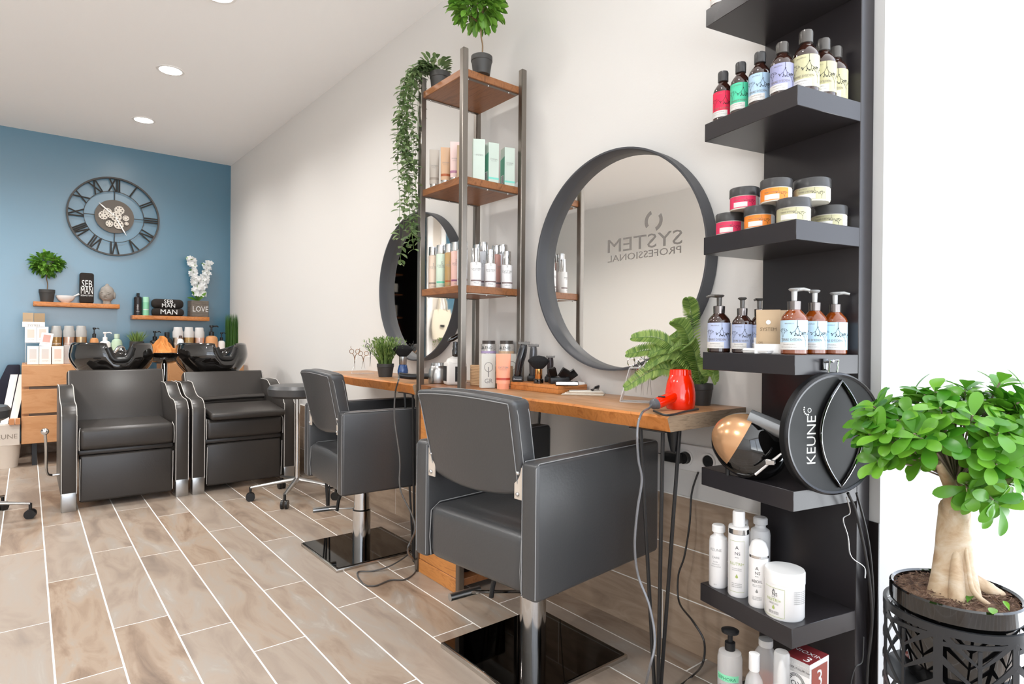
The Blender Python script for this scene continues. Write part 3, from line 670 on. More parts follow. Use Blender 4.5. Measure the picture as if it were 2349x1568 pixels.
B().lathe([(.0001, .002), (r * .96, .003), (r * .96, h * .5), (.0001, h * .5)], 32).build('orange_liquid', mcol('E8703A'), t)
B().lathe([(r * .55, h * .9), (r * .58, h * .91), (r * .58, h * .99), (.0001, h)], 24).build('cap', m_white, t)
p, r, h = fb(1793, 1493, 44, 1.40)
t = thing('foam_pump_bottle', 'white foam pump bottle with a clear over-cap beside the burgundy box', 'bottle', p, face(p), GF)
B().lathe([(.0001, 0), (r * 1.1, 0), (r * 1.15, .005), (r * 1.15, h * .58), (r * .95, h * .66), (r * .6, h * .68)], 32).build('bottle_body', m_wb, t)
B().lathe([(r * .5, h * .68), (r * .45, h * .82), (r * .2, h * .9), (.0001, h * .92)], 24).build('pump', m_white, t)
B().lathe([(r * .9, h * .67), (r * .85, h * .98), (r * .7, h), (.0001, h)], 28).build('over_cap', m_clear, t)
m_burg = pbr('burgundy_card', '7E2A2C', .5); m_silvc = pbr('silver_card', 'C4C2C0', .4); m_rust = pbr('rust_card', '9E4A3C', .5)
p = ond(1850, 1500, 1.42); hN = zat(p, 1500) - zs; p.z = zs
def nx(b, mats):
    mats[:] = [m_white, m_burg, m_silvc, m_rust, m_whiteink, m_ink]; b.m = [2 if q else 0 for q in b.m]; w, dd, hh = .062, .085, hN
    for s_, sz, z in (('3', .06, -.062),): b.text(s_, sz, Matrix.Translation((w / 2 + .0008, -.0, hh + z)) @ Matrix.Rotation(pi / 2, 4, 'Z'), 4)
    b.add([(w / 2 + .0005, -dd / 2 + .008, hh - .1), (w / 2 + .0005, dd / 2 - .008, hh - .1), (w / 2 + .0005, dd / 2 - .008, hh - .012), (w / 2 + .0005, -dd / 2 + .008, hh - .012)], [(0, 1, 2, 3)], 3)
    b.add([(-w / 2, -dd / 2, hh + .0004), (w / 2, -dd / 2, hh + .0004), (w / 2, dd / 2, hh + .0004), (-w / 2, dd / 2, hh + .0004)], [(0, 1, 2, 3)], 1)
    b.text('NIOXIN', .02, Matrix.Translation((-.0, -.0, hh + .0008)) @ Matrix.Rotation(-pi / 2, 4, 'X'), 4); b.text('3', .035, Matrix.Translation((.016, -.034, hh + .0008)) @ Matrix.Rotation(-pi / 2, 4, 'X'), 4)
    b.text('The No.1 salon brand for', .0065, Matrix.Translation((0, -dd / 2 - .0007, hh - .012)), 4); b.text('THICKER, FULLER hair', .0068, Matrix.Translation((0, -dd / 2 - .0007, hh - .022)), 5)
    b.text('NIOXIN', .018, Matrix.Translation((0, -dd / 2 - .0007, hh - .062)), 5)
    for k in range(3): b.tube([(.021 * cos(a) * (1 - .12 * k), -dd / 2 - .0006, hh - .056 + .024 * sin(a) * (1 - .12 * k)) for a in [.2 + q * .25 for q in range(11)]], .0006, 5, 4)
cardbox('product_box', 'white and burgundy box marked with a large 3 on the lowest shelf', 'box', p, (.062, .085, hN), face(p, -.50), m_white, extra=nx, faces=[(-.031, hN - .03, .031, hN, m_silvc)])
# cables by the shelf unit
def cable(name, label, pts, r=.003, group=None, n=8, mat=None):
    b = B(); b.tube(bez(pts, n), r, 0, 8); o = b.build(name, mat or m_cable); tag(o, label, 'cable', group); return o
e = PR - CD * .012 + DD * .03
cable('power_cable', 'thick black cable hanging down beside the round black mirror', [ond(1945, 1130, 1.42), ond(1965, 1180, 1.44), ond(1990, 1300, 1.46), ond(2000, 1420, 1.47), ond(1990, 1530, 1.48), onz(1985, 1700, .01)], .0035)
cable('power_cable', 'black cable running behind the thick one down the end of the black board', [ond(1965, 1130, 1.44), ond(1992, 1240, 1.46), ond(2003, 1370, 1.475), ond(1998, 1500, 1.49), onz(1996, 1690, .01)], .003)
cable('power_cable', 'thin wavy grey cable lying against the lower black board', [ond(1942, 1140, 1.40), ond(1950, 1175, 1.41), ond(1934, 1190, 1.41), ond(1945, 1230, 1.42), ond(1952, 1275, 1.42), ond(1982, 1300, 1.43), ond(1984, 1325, 1.43)], .0014, mat=m_satin)
cable('power_cable', 'thin black cable looping at the foot of the black board', [ond(1981, 1460, 1.45), ond(1978, 1515, 1.44), ond(1962, 1530, 1.43), ond(1952, 1568, 1.42), ond(1950, 1610, 1.42)], .0015)
# ------------------------------------------------------------------ ficus on its stand
D0 = 1.16; fc = ond(2190, 1350, D0); 
t = thing('ficus_bonsai', 'bright green ficus bonsai with a thick pale trunk in a glossy black pot', 'plant', (fc.x, fc.y, fc.z - .17))
h = .17; r = .107
B().lathe([(.0001, .0), (r * .7, 0), (r * .8, .03), (r * .9, .1), (r * .93, .135), (r, .14), (r, .168), (r * .97, .171), (r * .93, .168), (r * .91, .15), (.0001, .15)], 56).build('pot', m_glossblack, t)
b = B(); rnd = random.Random(3)
b.grid(lambda u, v: (r * .91 * v * cos(u * 2 * pi), r * .91 * v * sin(u * 2 * pi), .158 + .006 * sin(u * 31 + v * 17) * sin(v * 23) + .012 * (1 - v)), 60, 24, 0, True)
for i in range(500):
    a = rnd.uniform(0, 2 * pi); q = r * .88 * sqrt(rnd.random()); d = Vector((rnd.uniform(-1, 1), rnd.uniform(-1, 1), rnd.uniform(-.2, .4))) * .008
    c_ = Vector((q * cos(a), q * sin(a), .165 + .01 * (1 - q / r))); b.tube([c_ - d, c_ + d], .0008, 0, 3)
b.build('soil', m_soil, t)
tr = B()
def trunk(u, v):
    a = u * 2 * pi; z = .155 + v * .200; rr = .030 + .018 * (1 - v) ** 3 + .003 * sin(a * 2 + 1) + .003 * sin(a * 3 + v * 4) - .012 * max(0, v - .6) - .03 * max(0, (v - .86) / .14) ** 2
    return (rr * cos(a) + .008 * sin(v * 3) - .008, rr * sin(a), z)
tr.grid(trunk, 28, 22, 0, True)
top = Vector((-.005, 0, .30))
tr.tube([(-.015, 0, .32), (-.03, .0, .37), (-.07, .01, .42)], [.018, .012, .006], 0, 10)
tr.tube([(0, 0, .32), (.005, 0, .38), (.02, .02, .46)], [.022, .014, .006], 0, 10)
tr.tube([(.01, 0, .325), (.04, -.01, .38), (.09, -.01, .43)], [.016, .01, .005], 0, 10)
tr.tube([(-.005, -.01, .325), (-.01, -.04, .37), (-.02, -.09, .40)], [.012, .008, .004], 0, 8)
rt = (RC[0][0], RC[0][1])  # rightwards as seen
tr.tube(bez([(-.020, -.020, .275), (-.036, -.030, .23), (-.040, -.038, .19), (-.02, -.056, .164)], 6), [.002 + .0002 * q for q in range(19)], 0, 12)
tr.tube(bez([(.02, -.02, .19), (.04, -.045, .172), (.055, -.062, .163)], 5), [.014] * 6 + [.012, .011, .010, .009, .008], 0, 8)
tr.tube(bez([(-.018, -.008, .27), (-.036, -.012, .22), (-.046, -.016, .15)], 8), [.004 + .0008 * q for q in range(17)], 0, 20)
tr.build('trunk', m_bark, t, angle=70)
b = B(); tw = B(); rnd = random.Random(11)
shp = ((0, .1), (.1, .2), (.25, .48), (.4, .76), (.55, .95), (.68, 1), (.8, .92), (.9, .70), (.96, .42), (1, .04))
Cc = Vector((.0, .0, .470)); rgt = Vector((RC[0][0], RC[0][1], 0)).normalized(); fwd = Vector((-rgt.y, rgt.x, 0))
ends = []
for i in range(105):
    u = rnd.uniform(-.75, 1); a = rnd.uniform(0, 2 * pi); q = sqrt(max(0, 1 - u * u)); k = rnd.uniform(.45, 1) ** .5
    ends.append(Cc + (rgt * cos(a) * q * .185 + fwd * sin(a) * q * .125 + Vector((0, 0, u * .09))) * k)
ends += [Cc + rgt * x + fwd * y + Vector((0, 0, z)) for x, y, z in ((-.18, -.02, .0), (-.17, -.03, -.05), (-.01, -.07, -.10), (.02, -.08, -.12), (.16, -.02, -.03), (.01, -.06, -.07), (-.03, -.07, -.09), (.0, -.09, -.105), (.04, -.08, -.08), (-.14, -.04, .03), (.10, -.05, .09), (-.16, 0, .05), (.05, -.04, .10))]
for e_ in ends:
    root = Vector((0, 0, .375)); mid = root.lerp(e_, .55) + Vector((0, 0, .01)); tw.tube(bez([root, mid, e_], 3), .0018, 0, 5)
    out = (e_ - Vector((0, 0, .43))).normalized(); out = (out + Vector((0, 0, .35))).normalized(); s1 = out.orthogonal().normalized(); s2 = out.cross(s1); ph = rnd.uniform(0, 6)
    for k in range(rnd.randint(6, 8)):
        a = ph + k * 2.4; d = out * rnd.uniform(.15, .75) + (s1 * cos(a) + s2 * sin(a)); b.leaf(e_ - out * .004 * k, d, out + Vector((0, 0, .3)), rnd.uniform(.040, .056), rnd.uniform(.020, .027), 0, .16, shp, .16)
b.leaf((-.05, -.07, .172), (-.9, -.2, .05), (0, 0, 1), .035, .014, 0, .1, shp); b.leaf((-.06, -.035, .172), (1, .1, .1), (0, 0, 1), .04, .013, 0, .1, shp); b.leaf((-.035, -.09, .17), (.4, .3, .3), (0, 0, 1), .02, .009, 0, .1, shp)
b.build('foliage', m_ficus, t, angle=75); tw.build('branches', pbr('grey_bark', '8A7C6C', .8), t)
# stand
st = thing('plant_stand', 'black metal plant stand with cut-out palm leaf panels holding the ficus', 'plant stand', (fc.x, fc.y, 0), face(fc))
rs = .1145; zt = fc.z - .035
m_std = pbr('stand_metal', '3A3B3D', .3, .5)
B().lathe([(rs - .003, zt - .014), (rs + .003, zt - .014), (rs + .003, zt), (rs - .003, zt), (rs - .003, zt - .014)], 64, cap=False).build('top_ring', m_std, st)
B().lathe([(rs - .003, .0), (rs + .003, .0), (rs + .003, .015), (rs - .003, .015), (rs - .003, .0)], 64, cap=False).build('bottom_ring', m_std, st)
B().lathe([(.0001, zt - .142), (rs * .8, zt - .142), (rs + .001, zt - .142), (rs + .001, zt - .1385), (.0001, zt - .1385)], 48).build('plate', m_std, st)
def cstrip(b, a0, z0, a1, z1, w0, w1, n=8):
    vs = []
    for k in range(n + 1):
        f_ = k / n; a = a0 + (a1 - a0) * f_; z = z0 + (z1 - z0) * f_; w = w0 + (w1 - w0) * f_
        du, dz = (a1 - a0) * rs, z1 - z0; l = sqrt(du * du + dz * dz); nu, nz = -dz / l * w / 2, du / l * w / 2
        for s_ in (-1, 1):
            aa = a + s_ * nu / rs; zz = z + s_ * nz
            for rr in (rs, rs + .0025): vs.append((rr * sin(aa), -rr * cos(aa), zz))
    fs = []
    for k in range(n):
        o = k * 4; fs += [(o, o + 2, o + 6, o + 4), (o + 1, o + 5, o + 7, o + 3), (o, o + 4, o + 5, o + 1), (o + 2, o + 3, o + 7, o + 6)]
    fs += [(0, 1, 3, 2), (4 * n, 4 * n + 2, 4 * n + 3, 4 * n + 1)]
    b.add(vs, fs)
for k in range(6):
    a = -.20 + k * pi / 3; bb = B(); cstrip(bb, a, 0.01, a, zt - .01, .014, .014, 2); bb.build('upright', m_std, st)
    mid = a + pi / 6; bb = B()
    cstrip(bb, mid, .02, mid, zt - .03, .005, .006, 2)
    z = zt - .06
    j = 0
    while z > .06:
        for s_ in (-1, 1): cstrip(bb, mid, z, mid + s_ * (pi / 6 - .03), z + .05 - .004 * j, .003, .012, 8)
        z -= .042; j += 1
        if j > 9: j = 9
    cstrip(bb, mid - pi / 6 + .02, zt - .03, mid + pi / 6 - .02, zt - .018, .008, .008, 8)
    bb.build('leaf_panel', m_std, st)
# ------------------------------------------------------------------ mirrors on the right wall
def round_mirror(label, px, z, tilt=0):
    p = onW(px, 784, 0); t = thing('round_mirror', label, 'mirror', (p.x, p.y, z), ang + tilt, 'round wall mirrors')
    RY = Matrix.Rotation(-pi / 2, 4, 'Y'); R1 = .392
    B().lathe([(R1 - .012, .004), (R1, .004), (R1, .062), (R1 - .006, .062), (R1 - .009, .058), (R1 - .009, .02), (R1 - .012, .004)], 96, 0, RY, cap=False).build('frame', m_mirframe, t)
    B().lathe([(.0001, .006), (R1 - .008, .006), (R1 - .008, .014), (.0001, .014)], 96, 0, RY).build('mirror_glass', m_mirror, t); return t
t = round_mirror('near large round mirror in a deep dark frame with mirrored grey lettering', 1423, 1.286)
MC = (t.location.copy(), ang)
# lettering on the glass (reads mirrored, as in the photo)
def on_glass(px, py, off=.0144):
    q = onW(px, py, off) - t.location; q = Matrix.Rotation(-ang, 4, 'Z') @ q; return q
bb = B()
def gtext(s, pxl, pyl, pxr, pyr, hpx, squash=1):
    a = on_glass(pxl, pyl); c_ = on_glass(pxr, pyr); tv, tf = textmesh(s, 'LEFT'); wmax = max(x for x, y in tv)
    hh = (on_glass((pxl + pxr) / 2, (pyl + pyr) / 2 - hpx) - on_glass((pxl + pxr) / 2, (pyl + pyr) / 2)).z / .7
    vs = [((c_ + (a - c_) * (x / wmax)) + Vector((0, 0, y * hh))) for x, y in tv]; bb.add([tuple(v) for v in vs], tf)
gtext('SYSTEM', 1394, 580, 1567, 558, 32); gtext('PROFESSIONAL', 1394, 602, 1564, 579, 16)
cc = on_glass(1499, 506); ro = abs((on_glass(1499, 481) - cc).z)
for a0, a1 in ((-.6, 1.25), (2.54, 4.4)):
    n = 14; vs = []
    for k in range(n + 1):
        a = a0 + (a1 - a0) * k / n
        for rr in (ro, ro * .66): vs.append((cc.x, cc.y + rr * cos(a), cc.z + rr * sin(a)))
    bb.add(vs, [(2 * k, 2 * k + 1, 2 * k + 3, 2 * k + 2) for k in range(n)])
bb.build('glass_lettering', pbr('frosted_grey_print', '77726D', .6), t)
round_mirror('far round mirror in a deep dark frame behind the metal rack', 972, 1.278, .004)
# socket plate
sp = onW(1604, 1056, 0)
t = thing('wall_socket', 'white double wall socket plate under the counter end', 'socket', (sp.x, sp.y, .625), ang)
B().box((-.006, 0, 0), (.012, .17, .085), 0, .004, 2).build('plate', m_white, t)
for s_ in (-1, 1):
    b = B(); b.lathe([(.026, 0), (.026, .004), (.02, .004), (.019, -.001)], 32, 0, Matrix.Translation((-.0125, s_ * .04, 0)) @ Matrix.Rotation(-pi / 2, 4, 'Y'), cap=False); b.build('socket_rim', m_white, t)
    b = B(); b.lathe([(.0001, .0006), (.0195, .0006), (.0195, 0)], 32, 0, Matrix.Translation((-.0125, s_ * .04, 0)) @ Matrix.Rotation(-pi / 2, 4, 'Y')); b.build('socket_well', mcol('9B9894' if s_ > 0 else '232323'), t)
ap = Vector((sp.x, sp.y, .625)) + WD * .04 + WN * .013
t = thing('power_adapter', 'black power adapter plugged into the wall socket under the counter', 'adapter', ap, ang)
B().box((-.02, .035, -.002), (.036, .075, .03), 0, .006, 2).cyl((0, 0, 0), (-.02, 0, 0), .018, 0, 20).build('adapter_body', m_blackpl, t)
cable('adapter_cable', 'thin black lead running from the adapter towards the chair', [ap + Vector((-.02, .07, 0)), ap + Vector((-.02, .14, .003)), ap + Vector((-.02, .3, -.01)), ap + Vector((-.02, .5, -.12)), Vector((1.62, ap.y + .55, .01))], .0015)
# ------------------------------------------------------------------ rack
rx0, rx1, ry0, ry1 = 1.322, 1.612, 1.955, 2.272
t = thing('storage_rack', 'tall rack of four steel posts with wooden shelves between the two counters', 'rack', (rx0, ry0, 0))
pw = .026
for x, y, zt_ in ((rx0, ry0, 2.135), (rx0, ry1, 2.12), (rx1, ry0 - .008, 2.13), (rx1, ry1, 2.12)):
    B().box((x - rx0, y - ry0, zt_ / 2), (pw, pw, zt_), 0, .003, 1).build('post', m_post, t)
for z in (2.062, 1.641, 1.214, .805, .06):
    b = B(); sx, sy = rx1 - rx0 + .012, ry1 - ry0 - .0
    b.box((sx / 2 - .008, (ry1 - ry0) / 2, z - .0145), (sx - .01, sy - pw * .0 - .004 + pw * 0, .029), 0, .002, 1)
    b.build('shelf', m_shelfwood, t)
    for yy in (pw / 2 + .004, ry1 - ry0 - pw / 2 - .004):
        bk = B(); bk.box((.145, yy, z - .0305), (.27, .014, .003))
        for xx in (.03, .13, .235): bk.sph((xx, yy, z - .033), .004, 1, 8, 6)
        bk.build('bracket', [m_post, m_chrome], t)
B().box((.004, (ry1 - ry0) / 2, .41), (.016, ry1 - ry0 - pw, .70), 0, .001, 1).box((.004, (ry1 - ry0) / 2, .03), (.022, ry1 - ry0 - pw, .055), 0, .001, 1).build('front_panel', m_oak, t)
b = B(); b.box((rx0 + .16, 2.11, .215), (.22, .22, .31), 0, .01, 2); tag(b.build('storage_bin', m_glossblack), 'glossy black bin standing on the bottom board of the rack', 'bin')
# items on top of the rack
p = onz(1103, 166, 2.062) if 0 else Vector((1.43, 2.03, 2.062)); pd = ond(1105, 140, 2.42); p = Vector((pd.x, pd.y, 2.062))
topiary('topiary_tree', 'ball topiary in a dark pot on top of the rack, cut by the picture top', p, .043, .072, .115, .11, 420, .048, shift=-.022)
t = thing('trailing_plant', 'trailing leafy plant in a dark pot hanging down the far post of the rack', 'plant', (1.385, 2.232, 2.062))
pot(t, .045, .085)
b = B(); sb = B(); rnd = random.Random(5)
for i in range(15):
    o0 = Vector((-.01, .0, .08)); ex = rnd.uniform(-.13, -.05); ey = rnd.uniform(.0, .16); L = rnd.choice([.25, .35, .5, .62, .72]) * rnd.uniform(.85, 1.1)
    pts = bez([o0, (ex * .5, ey * .5, .12), (ex, ey, .05), (ex - .01, ey + rnd.uniform(-.02, .03), -L * .35), (ex + rnd.uniform(-.03, .02), ey + rnd.uniform(-.03, .04), -L * .7), (ex + rnd.uniform(-.03, .03), ey + rnd.uniform(-.03, .04), -L)], 7)
    sb.tube(pts, .0008, 0, 4)
    for j in [q for q in range(4, len(pts)) for _ in (0, 1)]:
        a = rnd.uniform(0, 2 * pi); d = Vector((cos(a), sin(a), rnd.uniform(-.8, .1))); b.leaf(pts[j], d, (rnd.uniform(-.6, 0), rnd.uniform(-.6, 0), 1), rnd.uniform(.030, .044), rnd.uniform(.015, .020))
for i in range(60):
    a = rnd.uniform(0, 2 * pi); q = Vector((cos(a) * .04 - .02, sin(a) * .04 + .01, .09 + rnd.uniform(0, .05))); b.leaf(q, Vector((cos(a), sin(a), rnd.uniform(-.2, 1))), (0, 0, 1), .038, .018)
b.build('foliage', m_vine, t); sb.build('stems', m_gstem, t)
def onR(px, x=None, y=None):
    h2 = heading(px); s_ = h2.x / h2.y
    return Vector((x, x / s_, 0)) if x is not None else Vector((y * s_, y, 0))
def tube_(label, px, pyt, w, x, zs, col, band=None, cap=m_chrome, name='cream_tube', group='tubes on the upper rack shelf', texts=('SYSTEM', 'PROFESSIONAL'), y=None):
    p = onR(px, x) if y is None else onR(px, y=y); p.z = zs; r = rad(p, w, px); h = zat(p, pyt) - zs
    t = thing(name, label, 'tube', p, face(p), group)
    def sect(u, v):
        a = u * 2 * pi; k = v; ex = r * (1 + .08 * k); ey = r * .8 * (1 - k) + .0008
        return (ex * cos(a), ey * sin(a), h * .16 + (h * .84) * v)
    b = B(); b.grid(sect, 28, 8, 0, True); b.build('tube_body', mcol(col, .3), t)
    B().lathe([(.0001, 0), (r * .88, 0), (r * .9, h * .16), (.0001, h * .16)], 24).build('tube_cap', cap, t)
    b = B()
    if band: b.grid(lambda u, v: (r * 1.02 * sin(-1.5 + 3 * u), -r * .83 * (1 - (.1 + .08 * v)) * cos(-1.5 + 3 * u) - .0006, h * (.26 + .06 * v)), 12, 2, 1)
    b.text(texts[0], r * .42, Matrix.Translation((0, -r * .8 * .5 - .002, h * .58)), 0); b.text(texts[1], r * .16, Matrix.Translation((0, -r * .8 * .56 - .002, h * .54)), 0)
    b.build('print', [m_greyink, mcol(band or 'AAAAAA')], t)
zs = 1.641
tube_('silver grey tube, leftmost on the upper rack shelf', 993, 343, 21, 1.37, zs, 'BDB3A8', 'A09488', pbr('silver_cap', 'C8C4BE', .25, .8))
tube_('copper beige tube with a brown band on the upper rack shelf', 1019, 338, 22, 1.37, zs, 'C9A483', 'A65A34')
tube_('pale pink tube with a plum band beside the beige card box', 1040, 325, 21, 1.38, zs, 'E3C9C4', 'B07C96')
GB = 'product boxes on the upper rack shelf'
pp = onR(1055, 1.38); pp.z = zs
cardbox('product_box', 'beige card box behind the front post of the rack', 'box', pp, (.036, .036, .148), face(pp, 0), m_kraft, [('S', .012, 0, .1, m_whiteink)], GB)
m_mint = pbr('mint_card', 'C2CEC3', .5); m_teald = pbr('green_card', '5FA88C', .5); m_turq = pbr('turquoise_band', '7CCDBD', .5)
def bar(b, mats):
    mats += [m_teald, m_ink, m_whiteink]; w, d, h = .046, .046, .15
    b.add([(-w / 2 - .0005, -d / 2, 0), (-w / 2 - .0005, d / 2, 0), (-w / 2 - .0005, d / 2, h * .75), (-w / 2 - .0005, -d / 2, h * .8)], [(0, 1, 2, 3)], mats.index(m_teald))
    b.add([(-w / 2 - .0009, -d * .3, .01), (-w / 2 - .0009, d * .3, .01), (-w / 2 - .0009, d * .3, .045), (-w / 2 - .0009, -d * .3, .045)], [(0, 1, 2, 3)], mats.index(m_whiteink))
    for k in range(7): z = .013 + k * .0042; b.add([(-w / 2 - .0012, -d * .2, z), (-w / 2 - .0012, d * .2, z), (-w / 2 - .0012, d * .2, z + .0022), (-w / 2 - .0012, -d * .2, z + .0022)], [(0, 1, 2, 3)], mats.index(m_ink))
def rb(px, pyt, y, extra, lb, texts, bars=True, w=.046):
    p = onR(px, y=y); p.z = zs; h = zat(p, pyt) - zs
    cardbox('product_box', lb, 'box', p, (w, w, h), face(p, extra), m_mint, texts, GB, [(-w / 2, .012, w / 2, .02, m_turq)] if bars else None, bar if bars else None)
rb(1094, 323, 2.0, .1, 'white box with small print right behind the front post', [('SYSTEM', .008, 0, .1, m_greyink)], False, .048)
rb(1124, 331, 1.985, .42, 'mint box with a green side and turquoise band, middle of the rack shelf', [('SYSTEM', .009, 0, .09, m_greyink), ('PROFESSIONAL', .0035, 0, .085, m_greyink)])
rb(1161, 342, 1.985, .40, 'mint box with a green side next to the small white roll', [('SYSTEM', .009, 0, .09, m_greyink), ('PROFESSIONAL', .0035, 0, .085, m_greyink)])
p = onR(1187, y=1.975); p.z = zs + .012
b = B(); b.tube([(-.012, 0, 0), (.012, 0, 0)], .012, 0, 16).tube([(.012, 0, 0), (.0125, 0, 0)], .008, 1, 16); tag(b.build('white_roll', [m_white, mcol('C9C2D0')], None, p, .3), 'small white plastic roll beside the right rack post', 'roll')
# bottles on the third shelf
zs = 1.214; GS = 'tall slim bottles on the rack'
def slim(label, px, pyt, w, col, capc, band, x=None, y=None, capf=.2, group=GS, white=False):
    p = onR(px, x=x, y=y); p.z = zs; r = min(rad(p, w, px), .024); h = zat(p, pyt) - zs
    t = thing('slim_bottle' if not white else 'white_serum_bottle', label, 'bottle', p, face(p, .3), group); hb = h * (1 - capf)
    B().lathe([(.0001, 0), (r * .9, 0), (r, .006), (r, hb * .98), (r * .9, hb), (.0001, hb)], 28).build('bottle_body', col, t)
    B().lathe([(.0001, hb), (r * .9, hb), (r * (.95 if not white else .82), hb + .003), (r * (.92 if not white else .74), h), (.0001, h)], 28).build('cap', m_chrome, t)
    b = B(); rr = r * 1.015
    patch(b, rr, h * .13, h * .17, -1.3, 1.3, 1, 16)
    b.text('SYSTEM', r * .55, None, 0, (rr, h * (.5 if not white else .42), -.2)); b.text('PROFESSIONAL', r * .18, None, 0, (rr, h * (.475 if not white else .4), -.2)); b.text('WELLA', r * .3, None, 0, (rr, h * .07, -.2)); b.text('S', r * .7, None, 0, (rr, h * .56, -.2))
    b.build('print', [m_greyink, mcol(band)], t)
for px, pt, w, col, band, lb in ((992, 567, 22, 'E6CFBB', '9A8A7C', 'peach bottle with a silver cap, leftmost on the rack shelf'), (1011, 563, 25, 'CBDCC9', '62C7A4', 'pale green bottle with a turquoise band on the rack'),
        (1029, 560, 21, 'B08F5C', 'A85A2C', 'amber gold bottle between the green and pink bottles'), (1044, 556, 23, 'E2B9AE', '86506F', 'pink bottle with a plum band near the front post'), (1059, 552, 24, 'DADADA', '9A8C84', 'light grey bottle half hidden by the front rack post')):
    slim(lb, px, pt, w, mcol(col, .25), None, band, x=1.372)
m_sw = mcol('F4F2F1', .3)
for px, pt, w, y, lb in ((1090, 570, 26, 1.985, 'white bottle with a silver cap just right of the front post'), (1123, 573, 26, 1.985, 'white bottle with a silver cap, middle one in the front row'), (1161, 577, 26, 1.985, 'white bottle with a silver cap, rightmost in the front row')):
    slim(lb, px, pt, w, m_sw, None, '8A7A78', y=y, capf=.37, group='white serum bottles on the rack', white=True)
for px, pt, y, c_, lb in ((1107, 556, 2.06, 'C9CCD2', 'grey bottle behind the gap of the white front bottles'), (1137, 564, 2.07, 'C08F84', 'dusky rose bottle behind the white bottles'), (1152, 562, 2.06, 'D3D3D8', 'grey bottle behind the rightmost white bottle'), (1095, 562, 2.13, 'D9D9DB', 'pale grey bottle at the back left of the white ones')):
    slim(lb, px, pt, 22, mcol(c_, .3), None, '6E5A60', y=y)
# ------------------------------------------------------------------ counters
def counter(label, y0, y1, x0, zt_, th, seed):
    b = B(); n = 40; rnd = random.Random(seed)
    def wob(y): return .006 * sin(y * 9 + seed) + .004 * sin(y * 23 + 2 * seed)
    ys = [y0 + (y1 - y0) * k / n for k in range(n + 1)]; vs = []
    for y in ys:
        w = wob(y); xb = wx(y) - .001
        vs += [(x0 + w + .004, y, zt_), (x0 + w - .004, y, zt_ - .006), (x0 + w + .002, y, zt_ - th * .55), (x0 + w + .010, y, zt_ - th), (xb, y, zt_ - th), (xb, y, zt_)]
    fs = []; ms = []
    for k in range(n):
        for j in range(6):
            fs.append((k * 6 + j, k * 6 + (j + 1) % 6, (k + 1) * 6 + (j + 1) % 6, (k + 1) * 6 + j)); ms.append(1 if j in (0, 1, 2) else 0)
    o = len(b.v); b.v += vs
    for f_, m_ in zip(fs, ms): b.f.append(f_); b.m.append(m_)
    b.f.append(tuple(range(6))[::-1]); b.m.append(2); b.f.append(tuple(n * 6 + j for j in range(6))); b.m.append(2)
    t = thing('wall_counter', label, 'counter', (0, 0, 0)); b.build('worktop', [m_counter, m_edge, m_endgrain], t, angle=60); return t
CZ = .805
t1 = counter('near wooden live-edge counter under the lettered mirror', .965, 1.936, 1.306, CZ, .042, 1)
t2 = counter('far wooden live-edge counter beyond the metal rack', 2.292, 3.47, 1.306, CZ, .045, 4)
m_rod = pbr('black_rod', '3A3939', .35, .6)
def hairpin(parent, x, y, dx, dy):
    b = B(); z1 = CZ - .046; f_ = Vector((x + dx * .015, y + dy * .015, .006))
    for ox, oy in ((0, 0), (dx * .075, 0), (0, dy * .075)):
        b.tube([(x - dx * .02 + ox, y - dy * .02 + oy, z1), f_ + Vector((ox * .12, oy * .12, 0))], .0052, 0, 8)
    b.box((x + dx * .02, y + dy * .02, z1 + .0015), (.12, .12, .003)); b.sph(f_, .009, 0, 8, 6)
    b.build('hairpin_leg', m_rod, parent)
hairpin(t1, 1.345, 1.02, 1, 1); hairpin(t2, 1.345, 2.36, 1, 1); hairpin(t2, 1.345, 3.40, 1, -1); hairpin(t1, 1.6, 1.88, -1, -1)
p = onz(1571, 1000, .762)
t = thing('dryer_holder', 'black cone shaped dryer holder fixed under the counter end', 'holder', (1.40, 1.02, .695))
B().lathe([(.003, 0), (.008, .0), (.015, .03), (.021, .067), (.018, .067), (.0001, .04)], 24).build('cone', m_blackpl, t)
# ------------------------------------------------------------------ counter things
def scissors(label, loc, rot, L, spread=.12, mat=m_chrome, group=None):
    """hanging open scissors: finger rings up, blades down; loc is the pivot"""
    t = thing('hair_scissors', label, 'scissors', loc, rot, group)
    for s_ in (-1, 1):
        b = B(); a = s_ * spread; d = Vector((sin(a), 0, -cos(a))); u = -d
        b.tube([Vector((0, 0, 0)) + u * .002, d * L * .55], [.0035, .0008], 0, 8, flat=.4)
        c_ = Vector((s_ * .016, 0, L * .42)); b.tube([(0, 0, 0), Vector((s_ * .004, 0, L * .2)), c_ - Vector((s_ * .003, 0, .011))], .0022, 0, 6)
        b.tube([c_ + Vector((.0115 * cos(k * pi / 8), 0, .0125 * sin(k * pi / 8))) for k in range(16)], .0018, 0, 6, closed=True)
        if s_ < 0: b.tube([c_ + Vector((0, 0, .012)), c_ + Vector((-.006, 0, .022)), c_ + Vector((-.004, 0, .03))], .0014, 0, 6)
        b.build('blade', mat, t)
    B().cyl((0, -.003, 0), (0, .003, 0), .003, 0, 10).build('screw', mat, t)
    return t
